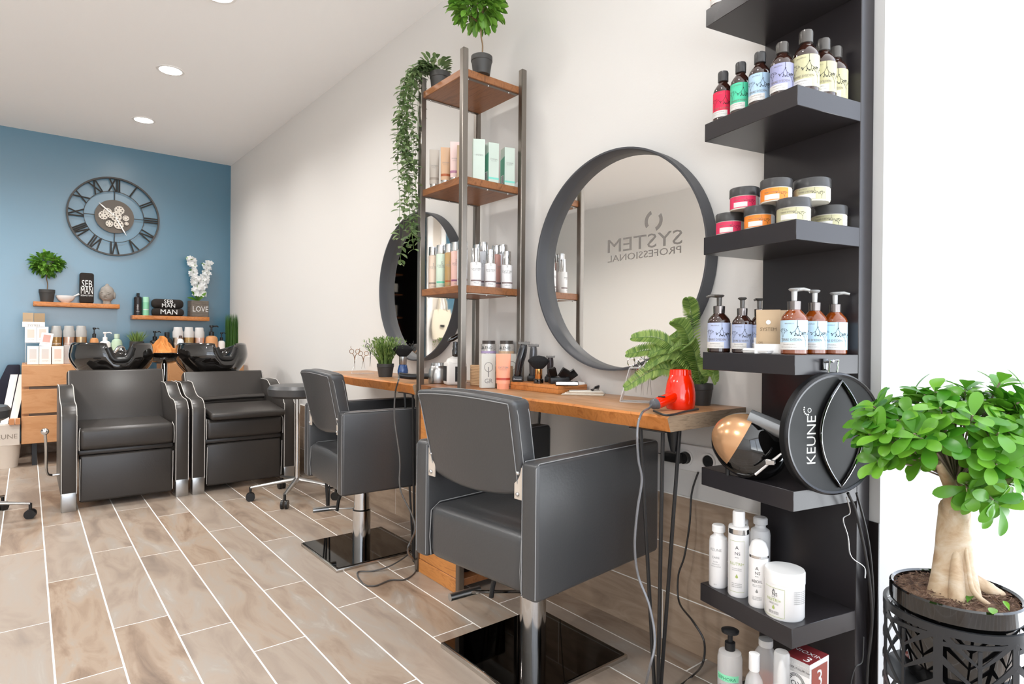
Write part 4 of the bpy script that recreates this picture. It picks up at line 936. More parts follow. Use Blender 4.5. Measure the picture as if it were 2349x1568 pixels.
def acrylic_stand(label, loc, rot, wb, h, d, mat=m_acrylic):
    """bent clear sheet: sloped front leg, flat top with holes, foot"""
    b = B(); th = .003
    def sheet(p, q, w0, w1):
        p, q = Vector(p), Vector(q); t_ = (q - p).normalized(); n = Vector((t_.z, 0, -t_.x)) * th / 2; vs = []
        for c_, w in ((p, w0), (q, w1)):
            for s_ in (-1, 1):
                for k in (-1, 1): vs.append(c_ + Vector((0, s_ * w / 2, 0)) + n * k)
        b.add(vs, [(0, 1, 3, 2), (4, 6, 7, 5), (0, 4, 5, 1), (2, 3, 7, 6), (0, 2, 6, 4), (1, 5, 7, 3)])
    sheet((-wb / 2, 0, th), (-wb / 4, 0, h), d, d); sheet((-wb / 4, 0, h), (wb / 2, 0, h), d, d * .9); sheet((-wb / 2, 0, th / 2), (wb / 2, 0, th / 2), d, d); 
    o = b.build('scissor_stand', mat, None, loc, rot, smooth=False); tag(o, label, 'stand'); return o
GSc = 'scissors in the clear stands'
q = onz(845, 862, CZ) ; q = Vector((1.55, q.y + .06, CZ)); pA = onz(832, 860, CZ)
pA = Vector((1.465, 3.15, CZ))
acrylic_stand('clear acrylic scissor stand at the far end of the far counter', pA, face(pA, 0), .125, .098, .07)
rA = face(pA, 0)
for dx, z, sp_, L, m_, lb in ((-.035, .125, .06, .105, pbr('bronze_steel', '8A6A50', .25, 1), 'bronze handled scissors, leftmost in the far clear stand'), (.012, .12, .2, .09, pbr('bronze_steel', '8A6A50', .25, 1), 'partly open scissors, middle of the far clear stand'), (.05, .15, .06, .12, m_blackpl, 'black handled scissors standing highest in the far clear stand')):
    q = pA + Matrix.Rotation(rA, 4, 'Z') @ Vector((dx - .01, 0, z - .045)); scissors(lb, q, rA, L, sp_, m_, GSc)
pp = onz(884, 865, CZ); r = rad(pp, 40, 884); pp = pp + Vector((pp.x, pp.y, 0)).normalized() * r; pp.z = CZ
grasspot('potted_greenery', 'bushy green artificial plant in a dark pot on the far counter', pp, r, .068, .135, .085, 260, m_grass, .0045, True)
def brush(label, loc, r, h, hc, metalc, hw, band=0):
    t = thing('neck_brush', label, 'brush', loc, face(loc), 'barber neck brushes')
    B().lathe([(.0001, 0), (r * .75, 0), (r, h * .1), (r * 1.05, h * .2), (r * .8, h * .36), (r * .62, h * .4)] if not band else [(.0001, 0), (r, 0), (r * 1.02, h * .03), (r * 1.02, h * .14), (r * .8, h * .17)], 24).build('handle', hc, t)
    z0 = h * (.39 if not band else .16); B().lathe([(.0001, z0), (r * .7, z0), (r * .75, z0 + .002), (r * .72, h * (.63 if not band else .52)), (.0001, h * (.63 if not band else .52))], 24).build('ferrule', metalc, t)
    zb = h * (.62 if not band else .5)
    B().lathe([(r * .65, zb), (hw * .62, zb + (h - zb) * .2), (hw, zb + (h - zb) * .58), (hw * .97, zb + (h - zb) * .68), (hw * .55, zb + (h - zb) * .93), (.0001, h)], 32, sy=.55).build('bristles', pbr('black_bristle', '141416', .85, bump=1, bscale=400), t)
pp = onz(924, 865, CZ); pp = pp + Vector((pp.x, pp.y, 0)).normalized() * .02; pp.z = CZ
r = rad(pp, 24, 924); brush('blue handled neck brush with a wide black head on the far counter', pp, r, zat(pp, 790) - CZ, pbr('blue_gloss', '27508C', .1, coat=1), m_satin, rad(pp, 46, 924))
pp = onz(947, 867, CZ); pp.z = CZ
tag(B().box((0, 0, .005), (.05, .03, .010), 0, .001, 1).build('small_black_box', m_blackpl, None, pp, 1.2), 'small flat black box beside the blue brush', 'box')
# silver hair dryer lying on far counter end / rack shelf
def dryer(name, label, loc, rot, mat, gr, hgt, r, handle, hmat, nz):
    t = thing(name, label, 'hair dryer', loc, rot)
    B().lathe([(.0001, 0), (r * .86, 0), (r * .95, hgt * .04), (r, hgt * .2), (r * 1.0, hgt * .42), (r * .9, hgt * .65), (r * .72, hgt * .86), (r * .66, hgt * .88)], 40).build('barrel', mat, t)
    b = B(); n = 40
    def cr(u, v): 
        a = u * 2 * pi; q = r * (.72 if v < .5 else .68) * (1 + .02 * (1 if int(u * n) % 2 else -1)); return (q * cos(a), q * sin(a), hgt * (.86 + .14 * v))
    b.grid(cr, n * 2, 2, 0, True); b.lathe([(r * .68, hgt), (r * .5, hgt), (r * .5, hgt * .9)], 40, cap=False); b.build('nozzle_ring', mat, t)
    B().lathe([(.0001, hgt * .965), (r * .5, hgt * .965), (r * .5, hgt * .96)], 32).build('grille', gr, t)
    B().tube(bez(handle, 6), nz, 0, 16).build('handle', hmat, t)
    return t
pp = onz(1007, 893, CZ); pp = Vector((pp.x, pp.y, CZ)); pp = Vector((1.44, 2.19, CZ))
pp = ond(1006, 860, 2.68); pp.z = CZ
t = dryer('hair_dryer', 'silver hair dryer standing on its back behind the far rack post', pp, face(pp), m_satin, m_blackpl, zat(pp, 832) - CZ, .047, [(-.02, .0, .03), (-.07, .02, .03), (-.12, .02, .028), (-.175, .01, .035)], m_blackpl, .013)
hp_ = pp + Matrix.Rotation(face(pp), 4, 'Z') @ Vector((-.175, .01, .035))
cable('dryer_cable', 'grey black dryer cable hanging from the far counter and coiling on the floor', [hp_, onz(914, 872, .845), ond(907, 900, 2.45), ond(905, 960, 2.42), ond(917, 1050, 2.36), ond(918, 1120, 2.3), ond(945, 1180, 2.25), ond(952, 1215, 2.2), ond(935, 1262, 2.1) * 1, onz(950, 1285, .03), onz(953, 1310, .006), onz(930, 1328, .006), onz(895, 1330, .006), onz(860, 1343, .006), onz(833, 1338, .006), onz(820, 1312, .006), onz(855, 1309, .006), onz(900, 1295, .02), onz(945, 1262, .03), onz(956, 1225, .03), onz(975, 1200, .02)], .0032, n=6, mat=pbr('grey_cable', '4A4846', .3))
# white spray bottle
pp = ond(1044, 870, 2.6); pp.z = CZ
t = thing('spray_bottle', 'white square spray bottle with black vintage labels behind the front rack post', 'bottle', pp, face(pp, .35))
B().box((0, 0, .05), (.092, .06, .1), 0, .012, 3).lathe([(.044, .095), (.036, .112), (.013, .122), (.012, .13)], 24, sy=.7, cap=False).build('bottle_body', pbr('milky_plastic', 'D9D5CF', .4), t)
b = B(); b.lathe([(.011, .12), (.013, .125), (.014, .15), (.011, .155), (.012, .165), (.010, .185), (.0001, .187)], 20); b.tube(bez([(-.035, 0, .185), (-.02, 0, .195), (.0, 0, .205), (.03, 0, .222)], 4), [.003, .004, .007, .009, .010, .011, .011, .011, .011, .011, .010, .009, .006], 0, 10); b.tube(bez([(.015, 0, .205), (.03, 0, .185), (.045, 0, .165)], 4), .004, 0, 8); b.build('trigger_head', m_glossblack, t)
b = B(); b.box((.014, -.031, .048), (.05, .002, .064)); b.box((-.0465, 0, .05), (.002, .04, .064), 0)
b.box((.014, -.0322, .028), (.022, .001, .012), 1); b.tube([(.014 + .015 * cos(k * pi / 8), -.0325, .054 + .009 * sin(k * pi / 8)) for k in range(16)], .0014, 1, 5, closed=True)
b.build('labels', [m_blackpl, m_whiteink], t)
# basket with boxes and jars
pk = ond(1137, 845, 2.66); bx = Vector((1.545, 2.06, CZ))
t = thing('wicker_basket', 'small open wicker basket holding boxes and jars on the rack shelf', 'basket', bx, ang)
b = B(); w, l, h = .095, .165, .085
for k in range(13):
    z = .004 + k * .0066; b.tube([(sx_ * w / 2 * (1 + .0), sy_ * l / 2, z) for sx_, sy_ in ((-1, -1), (1, -1), (1, 1), (-1, 1))], .0032, 0, 6, closed=True)
for k in range(10):
    for sx_ in (-1, 1): b.tube([(sx_ * w / 2, -l / 2 + l * k / 9, 0), (sx_ * w / 2, -l / 2 + l * k / 9, h)], .0028, 0, 5)
for k in range(6):
    for sy_ in (-1, 1): b.tube([(-w / 2 + w * k / 5, sy_ * l / 2, 0), (-w / 2 + w * k / 5, sy_ * l / 2, h)], .0028, 0, 5)
b.box((0, 0, .002), (w, l, .003)); b.build('woven_walls', m_wicker, t)
for px, lb, col in ((1121, 'silver jar with a lilac band and brown lid, left of the pair above the basket', 'B9A6CC'), (1162, 'silver jar with a tan band and brown lid, right of the pair above the basket', 'D3B493')):
    p = ond(px, 800, 2.62 if px == 1162 else 2.67); p.z = .865; r = .034; h = zat(p, 781) - p.z
    q = thing('styling_jar', lb, 'jar', p, face(p), 'silver styling jars')
    B().lathe([(.0001, 0), (r, 0), (r, h * .89), (.0001, h * .89)], 32).build('jar_body', pbr('silver_foil', 'D6D3CF', .28, .6), q)
    B().lathe([(.0001, h * .89), (r * .84, h * .89), (r * .84, h), (.0001, h)], 32).build('lid', mcol('4C443F'), q)
    b = B(); patch(b, r * 1.01, h * .58, h * .66, -1.6, 1.6, 1, 20); b.text('BLEND', r * .5, None, 0, (r * 1.02, h * .72, -.25)); b.build('print', [m_ink, mcol(col)], q)
m_pearl = pbr('pearl_card', 'DAD8CF', .4)
def oi(b, mats):
    mats.append(m_greyink); n = 24
    for r_, z_ in ((.017, .085),):
        b.tube([(.0 + r_ * cos(k * 2 * pi / n) , -.0196, z_ + r_ * 1.1 * sin(k * 2 * pi / n)) for k in range(n)], .001, 1, 4, closed=True)
    b.add([(-.002, -.0195, .045), (.002, -.0195, .045), (.002, -.0195, .085), (-.002, -.0195, .085)], [(0, 1, 2, 3)], 1); b.text('GR', .026, Matrix.Translation((0, -.0197, .02)), 1)
for px, dpt, lb in ((1118, 2.46, 'tall pearl grey box left of the salmon tube'), (1174, 2.6, 'tall pearl grey box just right of and behind the salmon tube')):
    p = ond(px, 850, dpt); p.z = CZ; hh = zat(p, 811) - CZ
    cardbox('product_box', lb, 'box', p, (.058 if px < 1150 else .05, .038, hh), face(p, .25 if px < 1150 else 0), m_pearl, group='pearl printed boxes', extra=oi)
p = ond(1155, 850, 2.40); tube_('salmon pink tube with a dark red band on the near counter', 1155, 811, 32, None, CZ, 'F0A080', 'B8422E', mcol('F0A080'), 'salmon_tube', 'tubes on the counter', ('SYSTEM', 'PROFESSIONAL'), y=p.y)
# wooden box with clippers
a0 = onz(1268, 909, CZ); a1 = onz(1178, 895, CZ)
cx0 = Vector((1.577, 1.735, CZ))
ww = thing('wooden_case', 'low varnished wooden case under the hair clippers on the near counter', 'case', cx0, ang)
bw, bl, bh = .155, .272, .030
B().box((0, 0, bh / 2), (bw, bl, bh), 0, .003, 2).build('case_body', m_edge, ww)
B().box((0, 0, bh * .62), (bw + .0008, bl + .0008, .0012)).build('lid_seam', mcol('7A4A22'), ww)
zc = CZ + bh
m_clip = pbr('clipper_black', '1D1D20', .2, coat=.6)
def clipper(label, px, depth_, pyt, tilt, name='hair_clipper', body=m_clip, w=.018, chrome=False):
    p = onR(px, x=depth_); p.z = zc; h = zat(p, pyt) - zc
    t = thing(name, label, 'hair clipper', p, face(p), 'hair clippers on the wooden case')
    b = B(); b.box((0, 0, .011), (.042, .05, .022), 0, .004, 2); b.box((0, .008, .024), (.03, .03, .012), 0, .004, 2); b.build('charging_stand', m_blackpl, t)
    b = B(); pts = bez([(0, 0, .022), (tilt * .3, 0, h * .45), (tilt * .8, 0, h * .75), (tilt, 0, h * .93)], 5); n = len(pts)
    b.tube(pts, [w * (.75 + .35 * sin(k / n * pi)) for k in range(n)], 0, 16, flat=.7); b.build('clipper_body', body, t)
    b = B(); q = Vector((tilt, 0, h * .93)); b.box(q + Vector((0, 0, h * .03)), (w * 2, .016, h * .06), 0, .001, 1)
    for k in range(9): b.box(q + Vector((-w + w * 2 * k / 8, -.002, h * .07)), (.001, .012, .006))
    b.build('blade_head', pbr('gunmetal', '57534F', .3, .8), t)
    b = B(); b.box((tilt * .35, -w * .72, h * .5), (.007, .002, h * .22), 0, .001, 1); b.build('switch', m_chrome, t); return t
t = clipper('black curved hair clipper in its stand, leftmost on the wooden case', 1188, 1.525, 783, .024, w=.023)
B().text('Panasonic', .008, Matrix.Translation((0, -.0256, .008))).build('stand_lettering', m_whiteink, t)
clipper('silver fronted hair clipper standing behind the black brush', 1222, 1.60, 789, .004, body=pbr('silver_clipper', '6F6F72', .3, .6), w=.021)
clipper('short dark trimmer with a flat top behind the comb holder', 1262, 1.62, 816, .002, name='hair_trimmer', body=pbr('dark_trimmer', '3B3436', .3, .4), w=.017)
p = onR(1236, x=1.53); p.z = zc; brush('black neck brush with a gold ferrule on the wooden case', p, rad(p, 23, 1236), zat(p, 815) - zc, m_glossblack, pbr('rose_gold', 'D79A5C', .15, 1), rad(p, 50, 1236), 1)
p = onR(1283, x=1.585); p.z = zc
t = thing('comb_holder', 'black holder with clipper guide combs at the right end of the wooden case', 'holder', p, face(p, .2))
B().box((0, 0, .012), (.075, .05, .024), 0, .003, 2).build('holder_base', m_blackpl, t)
for k, (x, rz) in enumerate(((-.02, -.3), (.008, .5), (.032, .9))):
    b = B(); M = Matrix.Translation((x, 0, .022)) @ Matrix.Rotation(rz, 4, 'Y') @ Matrix.Rotation(.3, 4, 'X')
    b.box((0, .006, .02), (.03, .004, .04), 0, .001, 1, M)
    for j in range(9): b.box((-.0135 + .0034 * j, -.004, .022), (.001, .016, .038), 0, 0, 1, M)
    b.build('guide_comb', m_clip, t)
p = onR(1301, x=1.535); p.z = zc
t = thing('trimmer', 'small silver and black trimmer lying on the wooden case', 'trimmer', p, face(p, .1))
B().box((0, 0, .009), (.085, .02, .018), 0, .006, 3).build('trimmer_body', m_clip, t); B().box((0, -.0101, .009), (.08, .002, .010), 0, .001, 1).build('silver_side', m_chrome, t); B().tube([(.042, 0, .009), (.065, 0, .009)], [.007, .004], 0, 12).build('tip', m_clear, t)
p = ond(1338, 905, 2.18); p.z = CZ
t = thing('magazines', 'small pile of thin folded papers beside the wooden case', 'papers', p, face(p, -.1))
for k in range(4): B().box((.003 * k, .004 * k, .002 + .0032 * k), (.15 - .01 * k, .08, .003), 0, .001, 1, Matrix.Rotation(.06 * k, 4, 'Z')).build('sheet', mcol(['C9BBA8', 'DDD3C6', 'B9A58F', 'E2DACE'][k], .6), t)
p = ond(1366, 895, 2.2); p.z = CZ + .0165
b = B(); b.tube([(-.03, 0, 0), (.0, .004, .006), (.03, 0, .002)], .004, 0, 6).tube([(-.02, .01, 0), (.01, -.01, .01), (.02, .012, .004)], .003, 0, 6).tube([(-.005, 0, .01), (.02, -.006, .014)], .003, 0, 6)
tag(b.build('hair_clip', m_clip, None, p, .4), 'small black hair clips on the papers', 'hair clip')
# near scissor stand
pS = onz(1468, 925, CZ); pS = Vector((pS.x + .035, pS.y + .03, CZ)); rS = face(pS, -.1)
acrylic_stand('frosted clear scissor stand on the near counter left of the red dryer', pS, rS, .118, .110, .06, pbr('frosted_acrylic', 'EEEEEE', .25, alpha=.5))
for dx, z, sp_, L, m_, lb in ((-.012, .125, .03, .10, m_chrome, 'slim silver scissors with round rings, leftmost in the near clear stand'), (.008, .13, .05, .125, m_chrome, 'silver scissors in the middle of the near clear stand'), (.03, .135, .10, .13, m_satin, 'silver scissors tilted towards the fern in the near clear stand')):
    scissors(lb, pS + Matrix.Rotation(rS, 4, 'Z') @ Vector((dx, 0, z - .04)), rS, L, sp_, m_, GSc)
# red dryer
pD = onz(1560, 940, CZ); pD = pD + Vector((pD.x, pD.y, 0)).normalized() * .035; pD.z = CZ
t = dryer('hair_dryer', 'bright red hair dryer standing on its back at the near counter end', pD, face(pD), m_red, pbr('grey_grille', '7A7470', .6), zat(pD, 847) - CZ, .043, [(-.01, -.018, .042), (-.035, -.05, .031), (-.064, -.078, .0205)], m_red, .0165)
hm = Vector((-.064, -.078, .0205)); hd = Vector((-.03, -.03, -.006)).normalized()
B().tube([hm - hd * .002, hm + hd * .014, hm + hd * .02], [.0166, .014, .006], 0, 16).build('cable_boot', pbr('grey_boot', '5A5A5E', .3), t)
B().box((-.05, -.075, .040), (.02, .006, .004), 0, .001, 1).build('switch', m_blackpl, t)
e0 = pD + Matrix.Rotation(face(pD), 4, 'Z') @ (hm + hd * .02)
cable('dryer_cable', 'grey cable of the red dryer hanging off the counter to the floor', [e0, onz(1490, 935, CZ + .012), ond(1472, 948, 1.53), ond(1462, 985, 1.50), ond(1464, 1050, 1.50), ond(1472, 1100, 1.5), ond(1462, 1170, 1.5), ond(1456, 1250, 1.5), ond(1464, 1320, 1.5), ond(1490, 1390, 1.48), ond(1502, 1470, 1.46), ond(1488, 1540, 1.45), onz(1465, 1640, .01)], .0032, mat=pbr('silver_grey_cable', '77777A', .25, .4))
e1 = e0 + Vector((0, 0, 0))
cable('dryer_cable_loop', 'short black lead curling round the foot of the red dryer', [onz(1500, 942, CZ + .006), onz(1530, 952, CZ + .0045), onz(1570, 944, CZ + .0045), onz(1601, 938, CZ + .0045)], .0032)
cable('floor_cable', 'black cable hanging behind the counter leg down to the floor', [onW(1602, 1082, .02), onW(1587, 1130, .03), onW(1582, 1200, .05), onW(1570, 1275, .06), onW(1556, 1320, .07), onW(1558, 1380, .09), ond(1590, 1425, 1.72), ond(1615, 1470, 1.68), ond(1612, 1520, 1.62), onz(1590, 1548, .01), onz(1555, 1575, .006)], .003)
# fern
pF = onz(1612, 930, CZ); r = rad(pF, 56, 1612); pF = pF + Vector((pF.x, pF.y, 0)).normalized() * r; pF.z = CZ
pF.x = min(pF.x, wx(1) - .055)
t = thing('potted_fern', 'artificial fern with long green fronds in a dark pot behind the red dryer', 'plant', pF)
pot(t, .038, .066)
b = B(); sb = B(); rnd = random.Random(21); lf = -rgt
specs = [(lf * .10 + Vector((0, 0, .05)), .20), (lf * .19 + Vector((0, 0, .10)), .28), (lf * .17 + Vector((0, 0, .06)), .26), (lf * .02 + Vector((0, 0, .27)), .2), (lf * .05 + Vector((0, 0, .20)), .2), (lf * .10 + Vector((0, 0, .14)), .2), (lf * .13 + Vector((0, 0, .03)), .2), (lf * .20 + Vector((0, 0, .0)), .3), (-lf * .07 + Vector((0, 0, .02)), .1), (-lf * .04 + Vector((0, 0, .04)), .1), (lf * .18 + Vector((0, 0, .15)), .3), (lf * .06 + Vector((0, 0, .08)), .1), (lf * .15 + Vector((0, 0, .10)), .2), (lf * .08 + Vector((0, 0, .11)), .2), (lf * .03 + Vector((0, 0, .12)), .2)]
for i, (en, _) in enumerate(specs):
    yo = Vector((-.02 - .05 * rnd.random(), 0, 0)) + fwd * rnd.uniform(-.05, .01)
    en = en + yo; p0 = Vector((rnd.uniform(-.01, .01), rnd.uniform(-.01, .01), .055)); mid = p0 + en * .5 + Vector((0, 0, .05 + .03 * rnd.random())); pts = bez([p0, mid, p0 + en], 26); n = len(pts)
    sb.tube(pts, .0011, 0, 4)
    side = (pts[-1] - pts[0]).cross(Vector((-.6, -.6, .5))).normalized()
    for j in range(5, n):
        f_ = j / n; Lp = .044 * (sin(min(f_ * 1.25, 1) * pi / 2) * (1 - f_) ** .55 + .12); tg = (pts[j] - pts[j - 1]).normalized()
        for s_ in (-1, 1): b.leaf(pts[j], side * s_ + tg * .45, (-.5, -.5, .6), Lp, .0062, 0, .1, ((0, .5), (.4, 1), (.8, .6), (1, 0)))
b.build('fronds', m_fern, t); sb.build('stems', m_gstem, t)
# ------------------------------------------------------------------ salon chairs
def salon_chair(label, loc, rot, off=(0, 0), prot=0):
    t = thing('salon_chair', label, 'chair', loc, rot, None)
    ox, oy = off
    def sh(b): return Matrix.Translation((ox, oy, 0))
    T = Matrix.Translation((ox, oy, 0)); Rp = Matrix.Rotation(prot - rot, 4, 'Z')
    B().box((0, 0, .009), (.425, .425, .016), 0, .004, 2, Rp).build('base_rim', m_baserim, t)
    B().box((0, 0, .0178), (.41, .41, .004), 0, .001, 1, Rp).build('base_plate', m_baseplate, t)
    B().lathe([(.0001, .018), (.042, .018), (.042, .19), (.036, .195), (.034, .33), (.0001, .33)], 32).build('column', m_chrome, t)
    B().box((ox, oy, .325), (.2, .2, .025), 0, .004, 1).build('seat_mount', m_blackpl, t)
    # lever and foot pedal
    b = B(); b.tube(bez([(-.0, .03, .19), (-.05, .14, .17), (-.09, .21, .16)], 5), .009, 0, 8, flat=.5); b.build('pedal_arm', m_chrome, t)
    b = B(); b.tube([(-.16, .222, .158), (-.05, .20, .16)], .013, 0, 14); b.build('pedal_grip', m_satin, t)
    b = B(); b.tube(bez([(-.04, .06, .3), (-.07, .10, .24), (-.08, .11, .17)], 4), .008, 0, 8); b.build('lock_lever', m_blackpl, t)
    # seat
    b = B(); b.box((-.012, 0, .418), (.53, .40, .165), 0, .03, 4, T); b.build('seat', m_leather, t)
    b = B()
    b.tube([(ox - .272, oy - .192, .345), (ox - .277, oy - .192, .40), (ox - .272, oy - .192, .48), (ox - .24, oy - .192, .5005), (ox + .24, oy - .192, .501)], .0016, 0, 5); b.build('seat_stitching', m_stitch, t); b = B()
    b.tube([(ox - .272, oy + .192, .345), (ox - .277, oy + .192, .40), (ox - .272, oy + .192, .48), (ox - .24, oy + .192, .5005), (ox + .24, oy + .192, .501)], .0016, 0, 5)
    b.build('seat_stitching', m_stitch, t)
    # arms
    for s_ in (-1, 1):
        B().box((0, s_ * .228, .512), (.57, .058, .352), 0, .012, 3, T).build('armrest', m_leather, t)
        b = B()
        for yy in (s_ * .228 - .024, s_ * .228 + .024):
            b.tube([(ox - .2835, oy + yy, .345), (ox - .2835, oy + yy, .675), (ox - .272, oy + yy, .6872), (ox + .27, oy + yy, .6872), (ox + .2835, oy + yy, .675), (ox + .2835, oy + yy, .345)], .0013, 0, 5)
        b.build('arm_stitching', m_stitch, t)
    # backrest: curved pad leaning back
    th = .066; Wd = .208
    def bk(side):
        def fn(u, v):
            y = (u - .5) * 2; yy = y * Wd * (.93 + .07 * v); z = .578 + .282 * v + (-.012 * y * y if v > .9 else 0) + (.03 * (y * y - 1) * .6 + .018 if v < .05 else 0) * (1)
            x = -.262 - .062 * v - .022 * (1 - y * y)
            if side: x += th * (.9 + .1 * v)
            return (x + ox, yy + oy, z)
        return fn
    b = B(); nu, nv = 17, 12; f0, f1 = bk(0), bk(1)
    bm_ = bmesh.new(); g0 = [[bm_.verts.new(f0(i / (nu - 1), j / (nv - 1))) for i in range(nu)] for j in range(nv)]; g1 = [[bm_.verts.new(f1(i / (nu - 1), j / (nv - 1))) for i in range(nu)] for j in range(nv)]
    for j in range(nv - 1):
        for i in range(nu - 1):
            bm_.faces.new((g0[j][i], g0[j + 1][i], g0[j + 1][i + 1], g0[j][i + 1])); bm_.faces.new((g1[j][i], g1[j][i + 1], g1[j + 1][i + 1], g1[j + 1][i]))
    for j in range(nv - 1):
        bm_.faces.new((g0[j][0], g1[j][0], g1[j + 1][0], g0[j + 1][0])); bm_.faces.new((g0[j][-1], g0[j + 1][-1], g1[j + 1][-1], g1[j][-1]))
    for i in range(nu - 1):
        bm_.faces.new((g0[0][i], g0[0][i + 1], g1[0][i + 1], g1[0][i])); bm_.faces.new((g0[-1][i], g1[-1][i], g1[-1][i + 1], g0[-1][i + 1]))
    bmesh.ops.recalc_face_normals(bm_, faces=bm_.faces); ed = [e for e in bm_.edges if e.calc_face_angle(0) > radians(55)]
    bmesh.ops.bevel(bm_, geom=ed, offset=.014, segments=4, affect='EDGES', profile=.5); b.bm(bm_); b.build('backrest', m_leather, t)
    b = B()
    for xo, k in ((-.0015, 0), (th * .98 + .0015, 1)):
        pts = [(Vector(f0(.04 + .92 * i / 16, .955)) + Vector((-.0012, 0, 0))) if k == 0 else (Vector(f0(.04 + .92 * i / 16, 1)) + Vector((th * .78, 0, .0012))) for i in range(17)]
        b.tube(pts, .0013, 0, 5)
    for s_ in (0, 1):
        pts = [Vector(f0(s_, j / 11)) for j in range(12)]; sg = -1 if s_ == 0 else 1
        for xo in (.010, th - .014): b.tube([Vector((p_.x + xo, p_.y + sg * .0002, p_.z)) for p_ in pts[1:-1]], .0012, 0, 5)
        b.tube([Vector(f0(.04 if s_ == 0 else .96, .04 + .915 * j / 11)) + Vector((-.0012, 0, 0)) for j in range(12)], .0013, 0, 5)
    b.build('back_stitching', m_stitch, t)
    for s_ in (-1, 1):
        b = B(); b.box((-.276 + ox, s_ * .186 + oy, .628), (.004, .034, .085), 0, .001, 1); b.build('bracket_plate', pbr('pale_bracket', 'C9BDB0', .4), t)
        b = B()
        for z in (.60, .655): b.sph((-.280 + ox, s_ * .184 + oy, z), .006, 0, 10, 6); 
        b.build('bracket_bolts', m_chrome, t)
    return t
salon_chair('near black leather salon chair seen from behind, in front of the near counter', (1.262, 1.45, 0), .105, (-.012, -.030), 0)
salon_chair('far black leather salon chair in front of the far counter', (1.242, 2.672, 0), -.052, (.085, -.02), 0)
